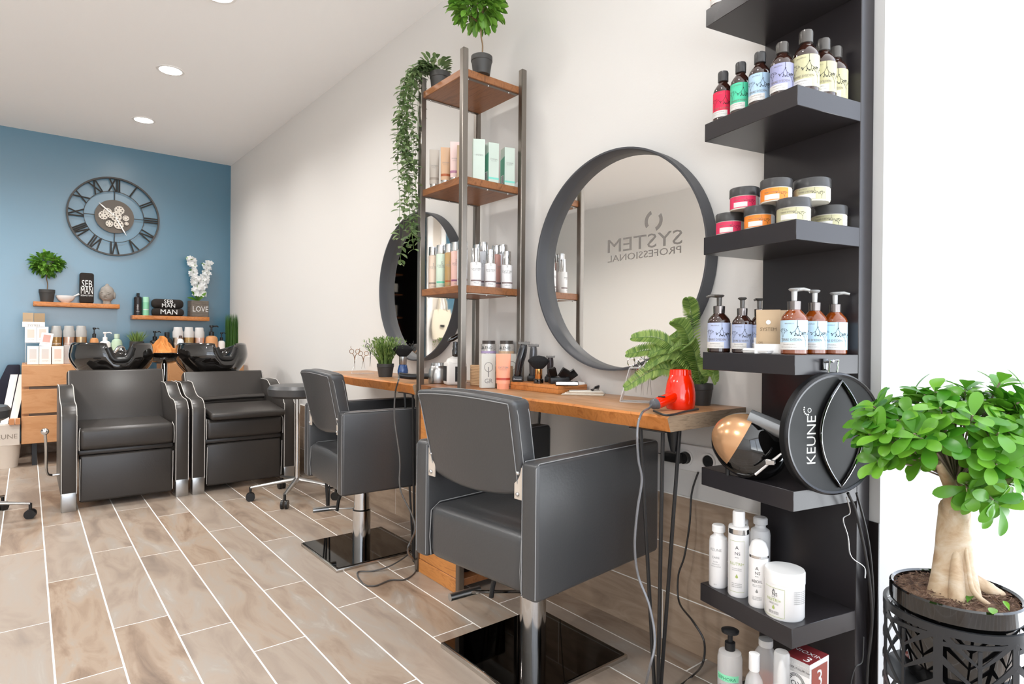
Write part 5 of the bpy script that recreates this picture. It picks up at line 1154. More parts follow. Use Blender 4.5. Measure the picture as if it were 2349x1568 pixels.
# ------------------------------------------------------------------ wash chairs with basins
def wash_unit(label, x0, flap=False, brot=0, bx=0):
    t = thing('wash_chair', label, 'wash chair', (x0, 4.235, 0))
    W = .325
    prof = [(0, .10), (0, .50), (.012, .55), (.04, .585), (.10, .602), (.18, .605), (.25, .618), (.31, .645), (.36, .672), (.41, .69), (.60, .69), (.60, .10)]
    for s_ in (-1, 1):
        xa, xb = (s_ * W, s_ * (W - .078)); B().prism(prof, min(xa, xb), max(xa, xb), 'x', 0, None, .006).build('arm_panel', m_leather2, t)
        b = B(); pr = bez([(0, y, z) for y, z in prof[:-1]], 2)
        for x in (s_ * (W - .004), s_ * (W - .074)):
            b.tube([(x, -.0015 if p_.y < .005 else p_.y - .0012, p_.z + (.0015 if p_.y > .03 else 0)) for p_ in pr], .0022, 0, 6)
        b.build('arm_piping', m_piping, t)
        B().box((s_ * (W - .039), .035, .055), (.072, .08, .11), 0, .006, 2).build('chrome_foot', m_satin, t)
    b = B(); b.box((0, .05, .175), (.475, .07, .27), 0, .014, 3, Matrix.Rotation(-.04, 4, 'X')); b.build('leg_rest', m_leather2, t)
    b = B(); b.box((0, .07, .325), (.485, .06, .03), 0, .008, 2); b.build('leg_rest_hinge', m_leather2, t)
    b = B(); b.box((0, .235, .405), (.49, .47, .13), 0, .03, 4); b.build('seat', m_leather2, t)
    b = B()
    for s_ in (-1, 1):
        b.tube([(s_ * .240, .0, .345), (s_ * .241, -.002, .40), (s_ * .240, .0, .45), (s_ * .235, .03, .4705)], .002, 0, 5); b.tube([(s_ * .235, .017, .055), (s_ * .236, .005, .18), (s_ * .235, .0, .295)], .002, 0, 5)
    b.build('front_piping', m_piping, t)
    Rb = Matrix.Translation((0, .43, .42)) @ Matrix.Rotation(-.42, 4, 'X')
    hb = .40 if not flap else .37
    b = B(); b.box((0, .04, hb / 2), (.55, .085, hb), 0, .02, 3, Rb); b.build('backrest', m_leather2, t)
    b = B()
    for s_ in (-1, 1): b.tube([Rb @ Vector((s_ * .265, -.002, .02)), Rb @ Vector((s_ * .265, -.004, hb * .5)), Rb @ Vector((s_ * .265, -.002, hb - .012)), Rb @ Vector((s_ * .265, .04, hb + .001))], .0022, 0, 6)
    b.build('back_piping', m_piping, t)
    if flap:
        b = B(); b.box((0.01, .18, .492), (.47, .36, .045), 0, .018, 3, Matrix.Rotation(.10, 4, 'X')); b.build('seat_cushion', m_leather2, t)
        b = B(); b.tube([(-.235, .42, .56), (-.1, .43, .565), (.1, .43, .57), (.235, .42, .57)], .03, 0, 12, flat=.6); b.build('back_roll', m_leather2, t)
    # basin
    bc = Vector((bx, .835, .728)); Mb = Matrix.Translation(bc) @ Matrix.Rotation(brot, 4, 'Z')
    ax, ay, hh = .252, .25, .215
    def rim(a):
        d_ = (a + pi / 2 + pi) % (2 * pi) - pi; n = .5 + .5 * cos(pi * min(1, (abs(d_) / .37) ** 2.1)); back = .5 - .5 * sin(a)
        back = max(0, sin(a)); return hh - .11 * n - .06 * back * back * (3 - 2 * back)
    def outer(u, v):
        a = u * 2 * pi; z = rim(a) * v; k = (.72 + .29 * sin(pi / 2 * min(1, v * 1.45))) * (1 - .045 * (max(0, v - .65) / .35) ** 1.5); return (ax * k * cos(a), ay * k * sin(a), z)
    def inner(u, v):
        a = u * 2 * pi; z = rim(a) - (rim(a) - .04) * v; k = .85 * (1 - .75 * v ** 1.8); return (ax * k * cos(a), ay * k * sin(a), z)
    def lip(u, v):
        a = u * 2 * pi; k = .97 - .12 * v; return (ax * k * cos(a), ay * k * sin(a), rim(a) + .016 * sin(v * pi))
    b = B(); nU = 72; b.grid(outer, nU, 14, 0, True, Mb); b.grid(lip, nU, 6, 0, True, Mb); b.grid(inner, nU, 12, 0, True, Mb)
    b.add([Mb @ Vector((ax * .74 * cos(k * 2 * pi / nU), ay * .74 * sin(k * 2 * pi / nU), 0)) for k in range(nU)], [tuple(range(nU))])
    b.add([Mb @ Vector((ax * .2125 * cos(k * 2 * pi / nU), ay * .2125 * sin(k * 2 * pi / nU), .04)) for k in range(nU)], [tuple(range(nU))])
    bo = b.build('basin', m_bowl, t, angle=50)
    b = B(); pts = []
    for k in range(25):
        a = -pi / 2 + (-.31 + .62 * k / 24); pts.append(Mb @ Vector((ax * .93 * cos(a), ay * .93 * sin(a), rim(a) + .006)))
    b.tube(pts, .022, 0, 12); b.build('neck_rest', pbr('rubber_black', '1A1918', .3), bo)
    b = B(); b.tube([Mb @ Vector(q) for q in bez([(.10, .19, .14), (.10, .18, .19), (.06, .12, .195), (.02, .06, .15)], 5)], .011, 0, 10); b.sph(Mb @ Vector((.10, .20, .17)), .022, 0); b.build('faucet', m_chrome, bo)
    b = B(); b.box((0, .82, .37), (.30, .26, .74), 0, .03, 3); b.build('pedestal', m_glossblack, t)
    return t
w1 = wash_unit('left black leather wash chair with white piping and a glossy black basin', .475, False, .10, -.005)
b = B(); b.tube(bez([(-.36, .12, .20), (-.385, .08, .23), (-.39, .02, .38), (-.395, -.01, .46)], 5), .007, 0, 10); b.sph((-.396, -.012, .47), .019, 0); b.cyl((-.36, .12, .20), (-.32, .12, .20), .008); b.build('recline_lever', m_chrome, w1)
wash_unit('right black leather wash chair with a folded cushion on its seat', 1.140, True, .22, -.03)
# ------------------------------------------------------------------ wheeled stool behind the far chair, and one at the left edge
def stool(label, loc, rot, seatz, n='wheeled_stool', chrome=m_satin, R0=.27, seat=True, zc_=.0):
    t = thing(n, label, 'stool', loc, rot, 'wheeled stools')
    for k in range(5):
        a = k * 2 * pi / 5; d = Vector((cos(a), sin(a), 0)); b = B(); b.tube([(0, 0, .115), d * R0 * .5 + Vector((0, 0, .10)), d * R0 + Vector((0, 0, .082))], [.02, .016, .012], 0, 10, flat=.6); b.build('star_leg', chrome, t)
        c_ = d * R0; s_ = Vector((-d.y, d.x, 0)); b = B(); b.cyl(c_ + Vector((0, 0, .085)), c_ + Vector((0, 0, .05)), .008)
        for g in (-1, 1): b.cyl(c_ + s_ * (g * .006) + Vector((0, 0, .026)), c_ + s_ * (g * .020) + Vector((0, 0, .026)), .026, 0, 20)
        b.build('castor', m_blackpl, t)
    B().cyl((0, 0, .1), (0, 0, seatz - .06), .014, 0, 16).build('gas_post', m_chrome, t)
    B().lathe([(.0001, seatz - .075), (.15, seatz - .075), (.175, seatz - .06), (.18, seatz - .02), (.165, seatz), (.0001, seatz + .004)], 40).build('seat', m_leather, t)
    return t
stool('black round stool on a chrome star base between wash chair and far salon chair', (1.33, 3.80, 0), .35, .705)
stool('chrome and black wheeled stool cut off at the left edge of the picture', (-.245, 4.28, 0), .12 - .35, .62)
# ------------------------------------------------------------------ cabinets at the back
YC = 5.90
def cabinet(label, x0, x1, legs=True):
    t = thing('drawer_cabinet', label, 'cabinet', ((x0 + x1) / 2, YC, 0), 0, 'beech drawer cabinets'); w = x1 - x0; d = YB - YC - .015; z0, z1 = .175, .775
    B().box((0, d / 2 + .02, (z0 + z1) / 2), (w, d - .02, z1 - z0), 0, .002, 1).build('carcass', m_beech, t)
    for k, (a, c_) in enumerate(((.175, .385), (.405, .590), (.612, .775))):
        b = B(); b.box((0, .008, (a + c_) / 2), (w - .004, .018, c_ - a), 0, .002, 1); b.build('drawer', m_beech, t)
    for z in (.395, .60): B().box((.01, .0125, z), (w - .07, .015, .022)).build('handle_gap', mcol('5A4636'), t)
    for x in (-w / 2 + .08, w / 2 - .08):
        for y in (.05, d - .05): B().box((x, y, .0875), (.03, .03, .175)).build('leg', m_std, t)
    return t
cabinet('beech drawer cabinet at the left end behind the wash chairs', -.032, .77)
cabinet('beech cabinet between the two wash chairs under the bottles', .955, 1.565)
# round side table with cloth
pT = Vector((.935, 5.28, 0)); pT = onY(377, 800, 5.25); pT.z = 0
t = thing('side_table', 'round black bowl topped side table between the two basins', 'table', pT)
B().lathe([(.0001, .80), (.06, .80), (.12, .825), (.165, .862), (.17, .88), (.165, .884), (.155, .872), (.0001, .866)], 48).build('table_top', m_bowl, t)
B().cyl((0, 0, .02), (0, 0, .81), .022, 0, 20).build('pole', m_chrome, t); B().lathe([(.0001, 0), (.16, 0), (.16, .012), (.03, .03), (.0001, .03)], 40).build('foot', m_satin, t)
b = B(); rnd = random.Random(2)
def cl(u, v):
    a = u * 2 * pi; r = .014 + .10 * v ** (1.25 + .35 * sin(a * 2)) * (1 + .28 * sin(a * 3 + 1) + .14 * sin(a * 7 + 5 * v)); z = .135 * (1 - v) ** (1.5 + .5 * sin(a * 2 + 1)) + (.012 * sin(a * 9 + 6 * v) + .008 * sin(a * 15 - 9 * v)) * v * (1 - v) * 4
    return (r * cos(a) - .015 * (1 - v) + .006 * sin(v * 9), r * sin(a), z)
b.grid(cl, 96, 14, 0, True)
tag(b.build('orange_cloth', pbr('orange_tissue', 'CC8442', .8, bump=.6, bscale=60), None, (pT.x - .005, pT.y - .01, .874)), 'crumpled orange brown cloth peaked up on the round side table', 'cloth')
# ------------------------------------------------------------------ bottles along the cabinets
ZC = .775; GBK = 'bottles along the beech cabinets'
def bk_bottle(label, px, pyt, w, kind, c1, c2=None, y=6.25, name='bottle', zb=ZC):
    p = onY(px, 784, y); p.z = zb; r = rad(p, w, px); h = zat(p, pyt) - zb
    t = thing(name, label, 'bottle', p, face(p), GBK)
    if kind == 'can':      # bottle with tall milky cap
        B().lathe([(.0001, 0), (r * .95, 0), (r, .005), (r, h * .70), (.0001, h * .70)], 28).build('bottle_body', mcol(c1, .3, 1), t)
        B().lathe([(.0001, h * .70), (r, h * .70), (r, h * .86), (r * .84, h * .91), (r * .80, h * .985), (r * .72, h), (.0001, h)], 28).build('cap', mcol(c2, .35), t)
        b = B(); b.text('SYSTEM', r * .5, None, 0, (r * 1.02, h * .5, 0)); b.text('S', r * .5, None, 0, (r * 1.02, h * .58, 0)); b.build('print', m_whiteink, t)
    elif kind == 'pump':
        B().lathe([(.0001, 0), (r * .95, 0), (r, .005), (r, h * .62), (r * .85, h * .68), (r * .3, h * .72)], 28).build('bottle_body', mcol(c1, .3), t)
        b = B(); b.lathe([(r * .3, h * .70), (r * .42, h * .71), (r * .42, h * .82), (r * .15, h * .84), (r * .15, h * .94), (r * .35, h * .95), (r * .35, h), (.0001, h)], 20); b.tube([(0, 0, h * .975), (r * .9, 0, h * .985), (r * 1.1, 0, h * .95)], r * .12, 0, 8); b.build('pump', mcol(c2, .25), t)
        b = B(); patch(b, r * 1.01, h * .2, h * .205, -1, 1, 0, 8); b.build('print', m_greyink, t)
    else:
        B().lathe([(.0001, 0), (r * .95, 0), (r, .005), (r, h * .68), (r * .8, h * .78), (r * .42, h * .82), (r * .42, h * .84)], 28).build('bottle_body', mcol(c1, .3), t)
        B().lathe([(.0001, h * .84), (r * .5, h * .84), (r * .5, h * .99), (.0001, h)], 24).build('cap', mcol(c2, .25), t)
        b = B(); b.text('SYSTEM', r * .4, None, 0, (r * 1.02, h * .3, 0)); b.build('print', m_greyink, t)
for a in [('gold bottle with a milky cap, leftmost of the left three', 129, 747, 27, 'can', 'B08A5A', 'A9A7A4'), ('rose bottle with a milky cap, middle of the left three', 158, 747, 28, 'can', 'D8B8A8', 'A9A7A4'), ('gold bottle with a milky cap, rightmost of the left three', 186, 747, 27, 'can', 'BFA27E', 'A9A7A4'),
        ('honey brown pump bottle left of the left basin', 216, 751, 21, 'pump', 'C98F5C', '1E1E1E'), ('white pump bottle behind the left basin', 241, 761, 27, 'pump', 'E9E7E6', 'EFEFEF'), ('pale green bottle behind the left basin notch', 268, 765, 26, 'plain', 'B5CDB4', 'C0D3BE'),
        ('black pump bottle with a cone shoulder behind the cloth', 355, 759, 25, 'pump', '1D1B1B', '151515'), ('dark bottle with a gold label behind the orange cloth', 383, 761, 24, 'plain', '2A2522', '151515'),
        ('champagne bottle with a white cap, left of the right three', 408, 750, 25, 'can', 'CDBDAE', 'CCCAC8'), ('gold bottle with a white cap, middle of the right three', 433, 750, 24, 'can', 'B89868', 'CCCAC8'), ('rose bottle with a white cap, right of the right three', 457, 751, 24, 'can', 'D9BBAF', 'CCCAC8'),
        ('amber square shouldered pump bottle behind the right basin', 485, 746, 29, 'pump', 'D49A68', '1E1E1E'), ('white bottle with a small black pump by the tall grass', 508, 762, 17, 'pump', 'EDEBEA', '151515')]: bk_bottle(*a)
p = onY(414, 784, 5.32); bk_bottle('small white bottle with a brown cap on the round side table', 414, 769, 15, 'plain', 'F1EFEE', '5A4438', y=5.22, name='small_bottle', zb=.868)
p = onY(314, 784, 6.2); p.z = ZC; grasspot('potted_grass', 'short spiky grass in a dark pot between the basins', p, .056, .185, .125, .09, 170, m_grass, .006)
p = onY(536, 784, 6.28); p.z = ZC
t = thing('tall_grass_planter', 'tall upright artificial grass in the corner behind the right basin', 'plant', p)
B().box((0, 0, .04), (.15, .08, .08), 0, .003, 1).build('planter', m_std, t); b = B(); rnd = random.Random(4)
for i in range(420):
    x = rnd.uniform(-.07, .07); y = rnd.uniform(-.035, .035); hx = rnd.uniform(-.012, .012); L = rnd.uniform(.35, .40); a = rnd.uniform(0, pi)
    if i > 412: hx = .05
    n_ = Vector((cos(a), sin(a), 0)) * .0022; q0 = Vector((x, y, .07)); q1 = Vector((x + hx * .4, y, .07 + L * .6)); q2 = Vector((x + hx, y, .07 + L)); b.add([q0 - n_, q0 + n_, q1 + n_, q1 - n_, q2], [(0, 1, 2, 3), (3, 2, 4)])
b.build('grass_blades', m_tallgrass, t)
# boxes stack at the left
m_bw = pbr('white_card', 'F2EEEA', .5); m_ph = pbr('blush_photo', 'E2C9BC', .5); m_ph2 = pbr('grey_photo', 'D6D2CE', .5)
def bbox(label, pxl, pxr, pyb, pyt, y, d, mat=m_bw, photo=m_ph, rz=0, name='gift_box', zb=None, group='pale product boxes stacked on the cabinet'):
    a = onY(pxl, pyb, y); c_ = onY(pxr, pyb, y); w = c_.x - a.x; p = Vector(((a.x + c_.x) / 2, y + d / 2, zb if zb is not None else a.z)); h = onY((pxl + pxr) / 2, pyt, y).z - p.z
    return cardbox(name, label, 'box', p, (w, d, h), rz, mat, [('SYSTEM', w * .16, 0, h * .15, m_greyink)], group, [(-w * .3, h * .3, w * .3, h * .85, photo)] if photo else None), p.z + h
o, z1_ = bbox('pale clear fronted box, lower left of the stack on the cabinet', 62, 89, 831, 794, 6.02, .14, zb=ZC + .003, photo=m_ph2)
bbox('pale clear fronted box, second in the lower row on the cabinet', 90, 117, 831, 794, 6.02, .14, zb=ZC + .003, photo=m_ph2)
bbox('pale box with a face photo, third in the lower row', 119, 146, 831, 794, 6.02, .14, zb=ZC + .003)
bbox('pale grey box beside the left basin at the end of the lower row', 147, 168, 831, 791, 6.04, .12, zb=ZC + .003, photo=None, mat=m_clear)
pst = Vector((onY(57, 800, 6.16).x, 6.25, ZC))
b = B(); xa = onY(57, 800, 6.2).x; xb = onY(112, 800, 6.2).x; zt1 = onY(80, 785, 6.2).z
b.box(((xb - xa) / 2, 0, (zt1 - ZC) - .003), (xb - xa, .1, .004)).box((.003, 0, (zt1 - ZC) / 2), (.004, .1, zt1 - ZC)).box((xb - xa, 0, (zt1 - ZC) / 2), (.004, .1, zt1 - ZC))
tag(b.build('display_riser', m_clear, None, (xa, 6.235, ZC), 0, smooth=False), 'clear riser shelf behind the lower row of pale boxes', 'stand')
o, zt2 = bbox('pale box with a photo on the riser, upper left of the stack', 57, 84, 784, 750, 6.2, .08, zb=zt1)
bbox('pale box on the riser behind the tilted pink one', 84.5, 111, 784, 749, 6.2, .08, zb=zt1)
o, _ = bbox('tilted blush pink box leaning in front of the riser', 90, 118, 793, 763, 6.06, .05, zb=z1_ + .001, photo=pbr('coral_photo', 'D9A79B', .5), rz=0); o.rotation_euler = (0, radians(8), 0)
o, zt3 = bbox('white open tray under the two kraft boxes', 51, 103, 748.5, 738, 6.2, .08, zb=zt2 + .001, photo=None)
bbox('small kraft box, left of the pair at the top of the stack', 52, 77, 738, 717, 6.2, .06, m_kraft, None, 0, 'kraft_box', zt3 + .0005, 'kraft boxes at the top of the stack')
bbox('small kraft box, right of the pair at the top of the stack', 78, 103, 738, 718, 6.2, .06, pbr('kraft_card_dark', 'A58C6C', .7), None, 0, 'kraft_box', zt3 + .0005, 'kraft boxes at the top of the stack')
# left floor clutter
a = onz(25, 1075, 0)
t = thing('waste_bin', 'cream tapered waste bin on the floor at the left edge', 'bin', (a.x - .03, a.y + .09, 0))
r = .088; B().lathe([(.0001, 0), (r * .8, 0), (r, .17), (r * 1.02, .175), (r * .96, .175), (r * .76, .01), (.0001, .01)], 36).build('bin_body', mcol('DDD0C2', .5), t)
cz = .1755; cbx = onY(47, 1000, 5.9).x - .125; cc_ = cardbox('carton', 'cream carton with thin taupe lettering resting on the waste bin', 'box', (cbx, a.y + .09, cz), (.24, .16, .155), 0, mcol('D8CCC0', .7), [('KEUNE', .05, .03, .05, pbr('taupe_print', '8F8274', .7))])
for k, (px0, lb) in enumerate(((12, 'white folded board leaning furthest left beside the cabinet'), (32, 'white folded board leaning against the cabinet side'))):
    b = B(); base = onY(px0 - 12, 977, 5.93); topp = onY(px0 + 12, 859, 6.08); zb = cz + .157
    p0 = Vector((base.x, 5.93, zb)); p1 = Vector((topp.x, 6.08, topp.z)); b.add([p0, p0 + Vector((.045, 0, 0)), p1 + Vector((.045, 0, 0)), p1, p0 + Vector((0, .02, 0)), p0 + Vector((.045, .02, 0)), p1 + Vector((.045, .02, 0)), p1 + Vector((0, .02, 0))], [(0, 1, 2, 3), (7, 6, 5, 4), (0, 4, 5, 1), (1, 5, 6, 2), (2, 6, 7, 3), (3, 7, 4, 0)])
    tag(b.build('folded_board', mcol('E6E3DF', .5), smooth=False), lb, 'board', 'white boards by the cabinet')
b = B(); g0 = onY(-12, 990, 6.35); g1 = onY(46, 836, 6.4); b.prism([(g0.x, .30), (g1.x, .30), (g1.x, g1.z), (g1.x - .08, g1.z), (g0.x + .02, .62)], 6.33, 6.45, 'y', 0, None, .01)
b.box(((g0.x + g1.x) / 2, 6.39, .15), (g1.x - g0.x - .03, .1, .30))
tag(b.build('garment_bag', pbr('navy_cloth', '1E2030', .8, bump=.4, bscale=40)), 'dark navy cloth bag standing between cabinet and wall behind the white boards', 'bag')
for k, (px0, px1, lb) in enumerate(((20, 34, 'small tan carton on the lettered cream carton, left one'), (34.5, 47, 'small tan carton on the lettered cream carton, right one'))):
    a0 = onY(px0, 965, 5.88); a1 = onY(px1, 965, 5.88); tag(B().box((0, 0, .022), (a1.x - a0.x - .002, .05, .044), 0, .001, 1).build('small_carton', mcol('C98A5C', .6), None, ((a0.x + a1.x) / 2, 5.89, cz + .156)), lb, 'box', 'tan cartons at the left edge')
# ------------------------------------------------------------------ wall shelves on the teal wall
def wshelf(label, pxl, pxr, py, th=.038, dd=.16):
    a = onY(pxl, py, YB - dd); c_ = onY(pxr, py, YB - dd); 
    t = thing('wall_shelf', label, 'shelf', ((a.x + c_.x) / 2, YB - dd / 2, a.z), 0, 'wooden wall shelves on the teal wall'); w = c_.x - a.x
    b = B(); n = 16; pts = [(-w / 2, dd / 2)] + [(-w / 2 + w * k / n, -dd / 2 + .004 * sin(k * 1.7)) for k in range(n + 1)] + [(w / 2, dd / 2)]
    b.prism(pts, -th, 0, 'z', 0, None, .003); b.build('plank', m_edge, t); return a.z
z1 = wshelf('left wooden plank shelf holding the topiary and stone head', 76, 275, 690.5); z2 = wshelf('right wooden plank shelf holding the LOVE planter', 304, 481, 722)
ys = YB - .09
def ox(px, z, y=ys): p = onY(px, 784, y); p.z = z; return p
p = ox(107, z1); topiary('topiary_tree', 'small round topiary in a dark pot on the left wall shelf', p, rad(p, 38, 107), zat(p, 664) - z1, zat(p, 632) - zat(p, 664), .118, 420, .05)
p = ox(150, z1); t = thing('mortar_bowl', 'small white bowl with a spoon on the left wall shelf', 'bowl', p)
B().lathe([(.0001, 0), (.03, 0), (.03, .006), (.05, .02), (.066, .045), (.068, .06), (.063, .06), (.045, .022), (.0001, .015)], 32).build('bowl', m_white, t); B().tube([(.0, 0, .03), (.06, 0, .06), (.095, 0, .08)], [.008, .006, .009], 0, 10).build('spoon', m_white, t)
p = ox(198, z1); hT = zat(p, 626) - z1; wT = 2 * rad(p, 33, 198)
t = thing('standing_towel', 'dark rolled towel with white lettering standing on the left wall shelf', 'towel', p)
B().box((0, 0, hT / 2), (wT, .06, hT), 0, .018, 4).build('towel_cloth', m_towel, t)
b = B(); b.text('SEB', .088, Matrix.Translation((0, -.0312, hT * .53)), 0, squash=.58); b.text('MAN', .088, Matrix.Translation((0, -.0312, hT * .31)), 0, squash=.47); b.text('SEBASTIAN', .019, Matrix.Translation((0, -.0312, hT * .235)), 0, squash=.95); b.build('lettering', m_whiteink, t)
p = ox(245, z1); hB = zat(p, 650) - z1; k = hB / .2
t = thing('stone_head', 'grey stone Buddha head statuette at the right end of the left wall shelf', 'statuette', p, face(p, -.25))
b = B()
def hd_(u, v):
    a = u * 2 * pi; z = v; r = [.038, .036, .034, .043, .056, .062, .064, .063, .060, .054, .044, .028, .018, .014, .0005]; zz = [0, .02, .03, .038, .055, .075, .095, .115, .135, .150, .163, .172, .182, .192, .2]
    i = v * 14; i0 = min(int(i), 13); f_ = i - i0; rr = r[i0] * (1 - f_) + r[i0 + 1] * f_; z = zz[i0] * (1 - f_) + zz[i0 + 1] * f_
    return (rr * .92 * cos(a) * k, rr * sin(a) * k, z * k)
b.grid(hd_, 32, 40, 0, True)
for s_ in (-1, 1):
    b.sph((s_ * .060 * k, .005 * k, .085 * k), (.010 * k, .014 * k, .036 * k)); b.tube([(s_ * .010 * k, -.060 * k, .108 * k), (s_ * .026 * k, -.060 * k, .113 * k), (s_ * .042 * k, -.050 * k, .106 * k)], .0035 * k, 0, 6); b.sph((s_ * .024 * k, -.056 * k, .098 * k), (.014 * k, .008 * k, .005 * k))
b.sph((0, -.064 * k, .088 * k), (.010 * k, .012 * k, .018 * k)); b.sph((0, -.058 * k, .066 * k), (.019 * k, .007 * k, .0045 * k)); b.sph((0, -.050 * k, .052 * k), (.014 * k, .01 * k, .008 * k))
b.build('head', m_stone, t)
p = ox(316, z2); r = rad(p, 19, 316); t = thing('black_shampoo_bottle', 'slim black bottle standing at the left end of the right wall shelf', 'bottle', p, face(p)); h = zat(p, 672) - z2
B().lathe([(.0001, 0), (r, 0), (r, h * .8), (r * .6, h * .85), (.0001, h * .86)], 28).build('bottle_body', mcol('221C1C', .25), t); B().lathe([(.0001, h * .85), (r * .38, h * .85), (r * .38, h), (.0001, h)], 20).build('cap', m_blackpl, t)
b = B(); b.text('LONDA', r * .5, Matrix.Rotation(-pi / 2, 4, 'Y') @ Matrix.Translation((h * .35, -r * 1.02, -r * .1)), 0); b.text('men', r * .4, None, 0, (r * 1.02, h * .15, 0)); b.build('print', m_whiteink, t)
p = ox(334, z2); r = rad(p, 16, 334); t = thing('green_tube', 'slim green tube beside the black bottle on the right wall shelf', 'tube', p, face(p)); h = zat(p, 681) - z2
B().lathe([(.0001, 0), (r, 0), (r, h * .72), (.0001, h * .72)], 28).build('tube_body', mcol('86C9A4', .3), t); B().lathe([(.0001, h * .72), (r * .98, h * .72), (r * .95, h), (.0001, h)], 28).build('cap', mcol('A9DDBF', .3), t)
b = B(); patch(b, r * 1.01, h * .3, h * .34, -1, 1, 0); b.build('print', m_whiteink, t)
for k, (pxa, pxb, za, ht, tx, lb) in enumerate(((348, 421, z2, .072, ('MAN',), 'lower folded dark towel with one white word on the right wall shelf'), (347, 420, z2 + .073, .085, ('SEB', 'MAN'), 'upper folded dark towel with two white words on the right wall shelf'))):
    p = ox((pxa + pxb) / 2, za); w = 2 * rad(p, pxb - pxa, 384); t = thing('folded_towel', lb, 'towel', p, 0, 'folded towels on the right wall shelf')
    B().box((0, 0, ht / 2), (w, .12, ht), 0, ht * .42, 5).build('towel_cloth', m_towel, t)
    b = B()
    for j, s_ in enumerate(tx): b.text(s_, .066 if len(tx) == 1 else .052, Matrix.Translation((0, -.0612 if 1 else 0, ht * (.22 if len(tx) == 1 else (.52, .08)[j]))), 0)
    b.build('lettering', m_whiteink, t)
p = ox(454, z2); w = 2 * rad(p, 46, 454); h = zat(p, 690) - z2
t = thing('love_planter', 'grey wooden planter box lettered LOVE with white orchid stems', 'planter', p, .12)
B().box((0, 0, h / 2), (w * .88, .125, h), 0, .003, 1).build('planter_box', m_greywood, t)
B().text('LOVE', .075, Matrix.Translation((-.0, -.0635, h * .32)), 0, squash=.8).build('lettering', m_whiteink, t)
b = B(); sb = B(); gl = B(); rnd = random.Random(9)
H1 = zat(p, 592) - z2; H2 = zat(p, 598) - z2
for (xe, He, n) in ((-.075, H1, 95), (.085, H2, 80)):
    pts = bez([(0, 0, h * .9), (xe * .1, 0, h + .08), (xe * .55, 0, (h + He) / 2), (xe, 0, He)], 8); sb.tube(pts, .0035, 0, 6)
    for i in range(n):
        f_ = rnd.uniform(.30, 1); q = pts[int(f_ * (len(pts) - 1))] + Vector((rnd.uniform(-.04, .04) * (1.2 - f_ * .5), rnd.uniform(-.04, .01), rnd.uniform(-.01, .01)))
        a0 = rnd.uniform(0, 6); nn = Vector((rnd.uniform(-.5, .5), -1, rnd.uniform(-.3, .5))).normalized(); s1 = nn.orthogonal().normalized(); s2 = nn.cross(s1)
        for k in range(4):
            aa = a0 + k * pi / 2; b.leaf(q, s1 * cos(aa) + s2 * sin(aa) + nn * .3, nn, .025, .021)
        if rnd.random() < .3: gl.leaf(q + Vector((0, .005, 0)), Vector((rnd.uniform(-1, 1), 0, rnd.uniform(-.3, 1))), (0, -1, 0), .03, .014)
for d_ in ((-.6, -.3, .8), (-.8, -.3, .2), (.5, -.2, .9), (.3, -.4, .5)): gl.leaf((0, 0, h), d_, (0, -1, .5), .12, .03)
b.build('petals', m_petal, t); sb.build('stems', m_gstem, t); gl.build('leaves', m_leaf, t)
# ------------------------------------------------------------------ things only the mirrors show
t = thing('tote_bag', 'cream canvas tote bag seen hanging in the far mirror', 'bag', (OX0 - .19, YB - .09, 1.0))
b = B()
def tote(u, v): 
    a = u * 2 * pi; z = v * .38; w = .15 + .03 * sin(v * 3) - .02 * v; return (w * cos(a) * (1 - .1 * v), .045 * sin(a) * (1.1 - v) + .0, z + .01 * sin(a * 4) * v)
b.grid(tote, 40, 14, 0, True); b.add([(.15 * cos(k * pi / 20), .05 * sin(k * pi / 20), 0) for k in range(40)], [tuple(range(40))]); b.build('bag_body', pbr('cream_canvas', 'D9CFBB', .9, bump=.5, bscale=80), t)
b = B()
for s_ in (-1, 1): b.tube(bez([(-.07, s_ * .01, .36), (-.04, s_ * .012, .52), (0, .06, .60), (.04, s_ * .012, .52), (.07, s_ * .01, .36)], 5), .007, 0, 6)
b.build('handles', pbr('cream_canvas', 'D9CFBB'), t); B().box((.03, -.048, .17), (.07, .006, .03), 0, .002, 1).build('print', m_ink, t)
sh = thing('store_shelf', 'dark store room shelving seen in the far mirror', 'shelf', (-.55, YB + 1.05, 0))
for z in (.5, .9, 1.3, 1.62, 1.9): B().box((0, 0, z), (.9, .28, .02)).build('board', mcol('7A4A28'), sh)
rnd = random.Random(8)
for z, nn in ((1.31, 7), (1.63, 7), (.91, 5)):
    for i in range(nn):
        x = -.55 + (-.36 + .72 * i / (nn - 1)); tag(B().box((0, 0, .06), (rnd.uniform(.05, .09), .1, rnd.uniform(.08, .16)), 0, .004, 1).build('stock_box', mcol(rnd.choice(['B8A088', 'D8CFC2', '8A5A34', 'E9E2D6', '6B4A3A'])), None, (x, YB + 1.0, z + .028)), 'small carton on the store room shelf seen in the far mirror', 'box', 'store room cartons')
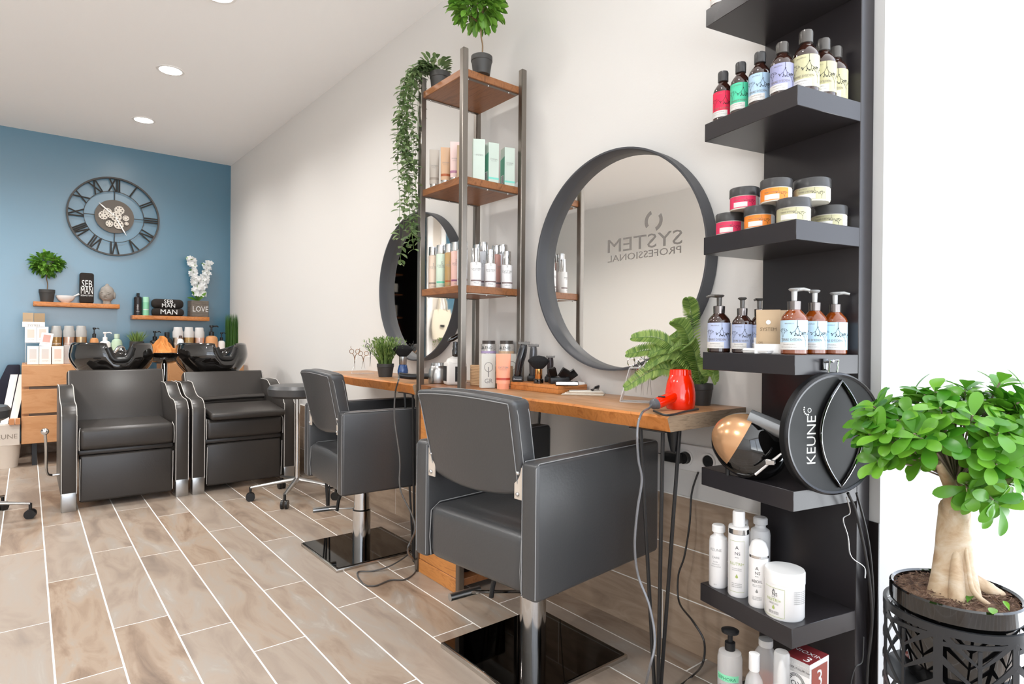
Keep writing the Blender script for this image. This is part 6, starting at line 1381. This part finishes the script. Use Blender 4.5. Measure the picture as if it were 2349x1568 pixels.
t = thing('person_stand_in', 'added black gown shape with orange cuffs, standing in for a person in the store room', 'gown', (-.52, YB + .55, .35))  # added gown shape in place of the person the far mirror shows
b = B(); b.grid(lambda u, v: ((.22 - .10 * v + .015 * sin(u * 50)) * cos(u * 2 * pi), (.09) * sin(u * 2 * pi), v * 1.25), 60, 10, 0, True); b.tube([(0, 0, 1.25), (0, 0, 1.748)], .008, 0, 6); b.build('gown_cloth', pbr('black_cloth', '0E0C0D', .8), t)
b = B(); b.tube([(-.10, -.1, .85), (-.12, -.11, .72)], .035, 0, 14); b.tube([(.13, -.1, .80), (.14, -.11, .68)], .033, 0, 14); b.build('orange_cuffs', mcol('E0662A'), t)
# ------------------------------------------------------------------ light
w = bpy.data.worlds.new('world'); scn.world = w; w.use_nodes = True; nt = w.node_tree; bg = nt.nodes['Background']
# outside the shop window: glow added below the horizon for the ceiling, sky above
tc = nt.nodes.new('ShaderNodeTexCoord'); sx = nt.nodes.new('ShaderNodeSeparateXYZ'); mr = nt.nodes.new('ShaderNodeMapRange'); mx = nt.nodes.new('ShaderNodeMix'); mx.data_type = 'RGBA'
nt.links.new(tc.outputs['Generated'], sx.inputs[0]); nt.links.new(sx.outputs['Z'], mr.inputs['Value']); mr.inputs['From Min'].default_value = -.05; mr.inputs['From Max'].default_value = .08
nt.links.new(mr.outputs['Result'], mx.inputs['Factor']); mx.inputs['A'].default_value = (4.0, 4.2, 4.35, 1); mx.inputs['B'].default_value = (1.8, 2.0, 2.3, 1)
nt.links.new(mx.outputs['Result'], bg.inputs['Color']); bg.inputs[1].default_value = 1.0
a = bpy.data.lights.new('window_daylight', 'AREA'); a.shape = 'RECTANGLE'; a.size = 4.6; a.size_y = 2.3; a.energy = 12; a.color = (.92, .965, 1)
ao = bpy.data.objects.new('window_daylight', a); COL.objects.link(ao); ao.location = (-.2, YF - .1, 1.45)
ao.rotation_euler = Vector((0, 1, .35)).to_track_quat('-Z', 'Z').to_euler()
scn.view_settings.view_transform = 'Standard'; scn.view_settings.look = 'None'; scn.view_settings.exposure = .56; scn.view_settings.gamma = 1; scn.view_settings.use_curve_mapping = False
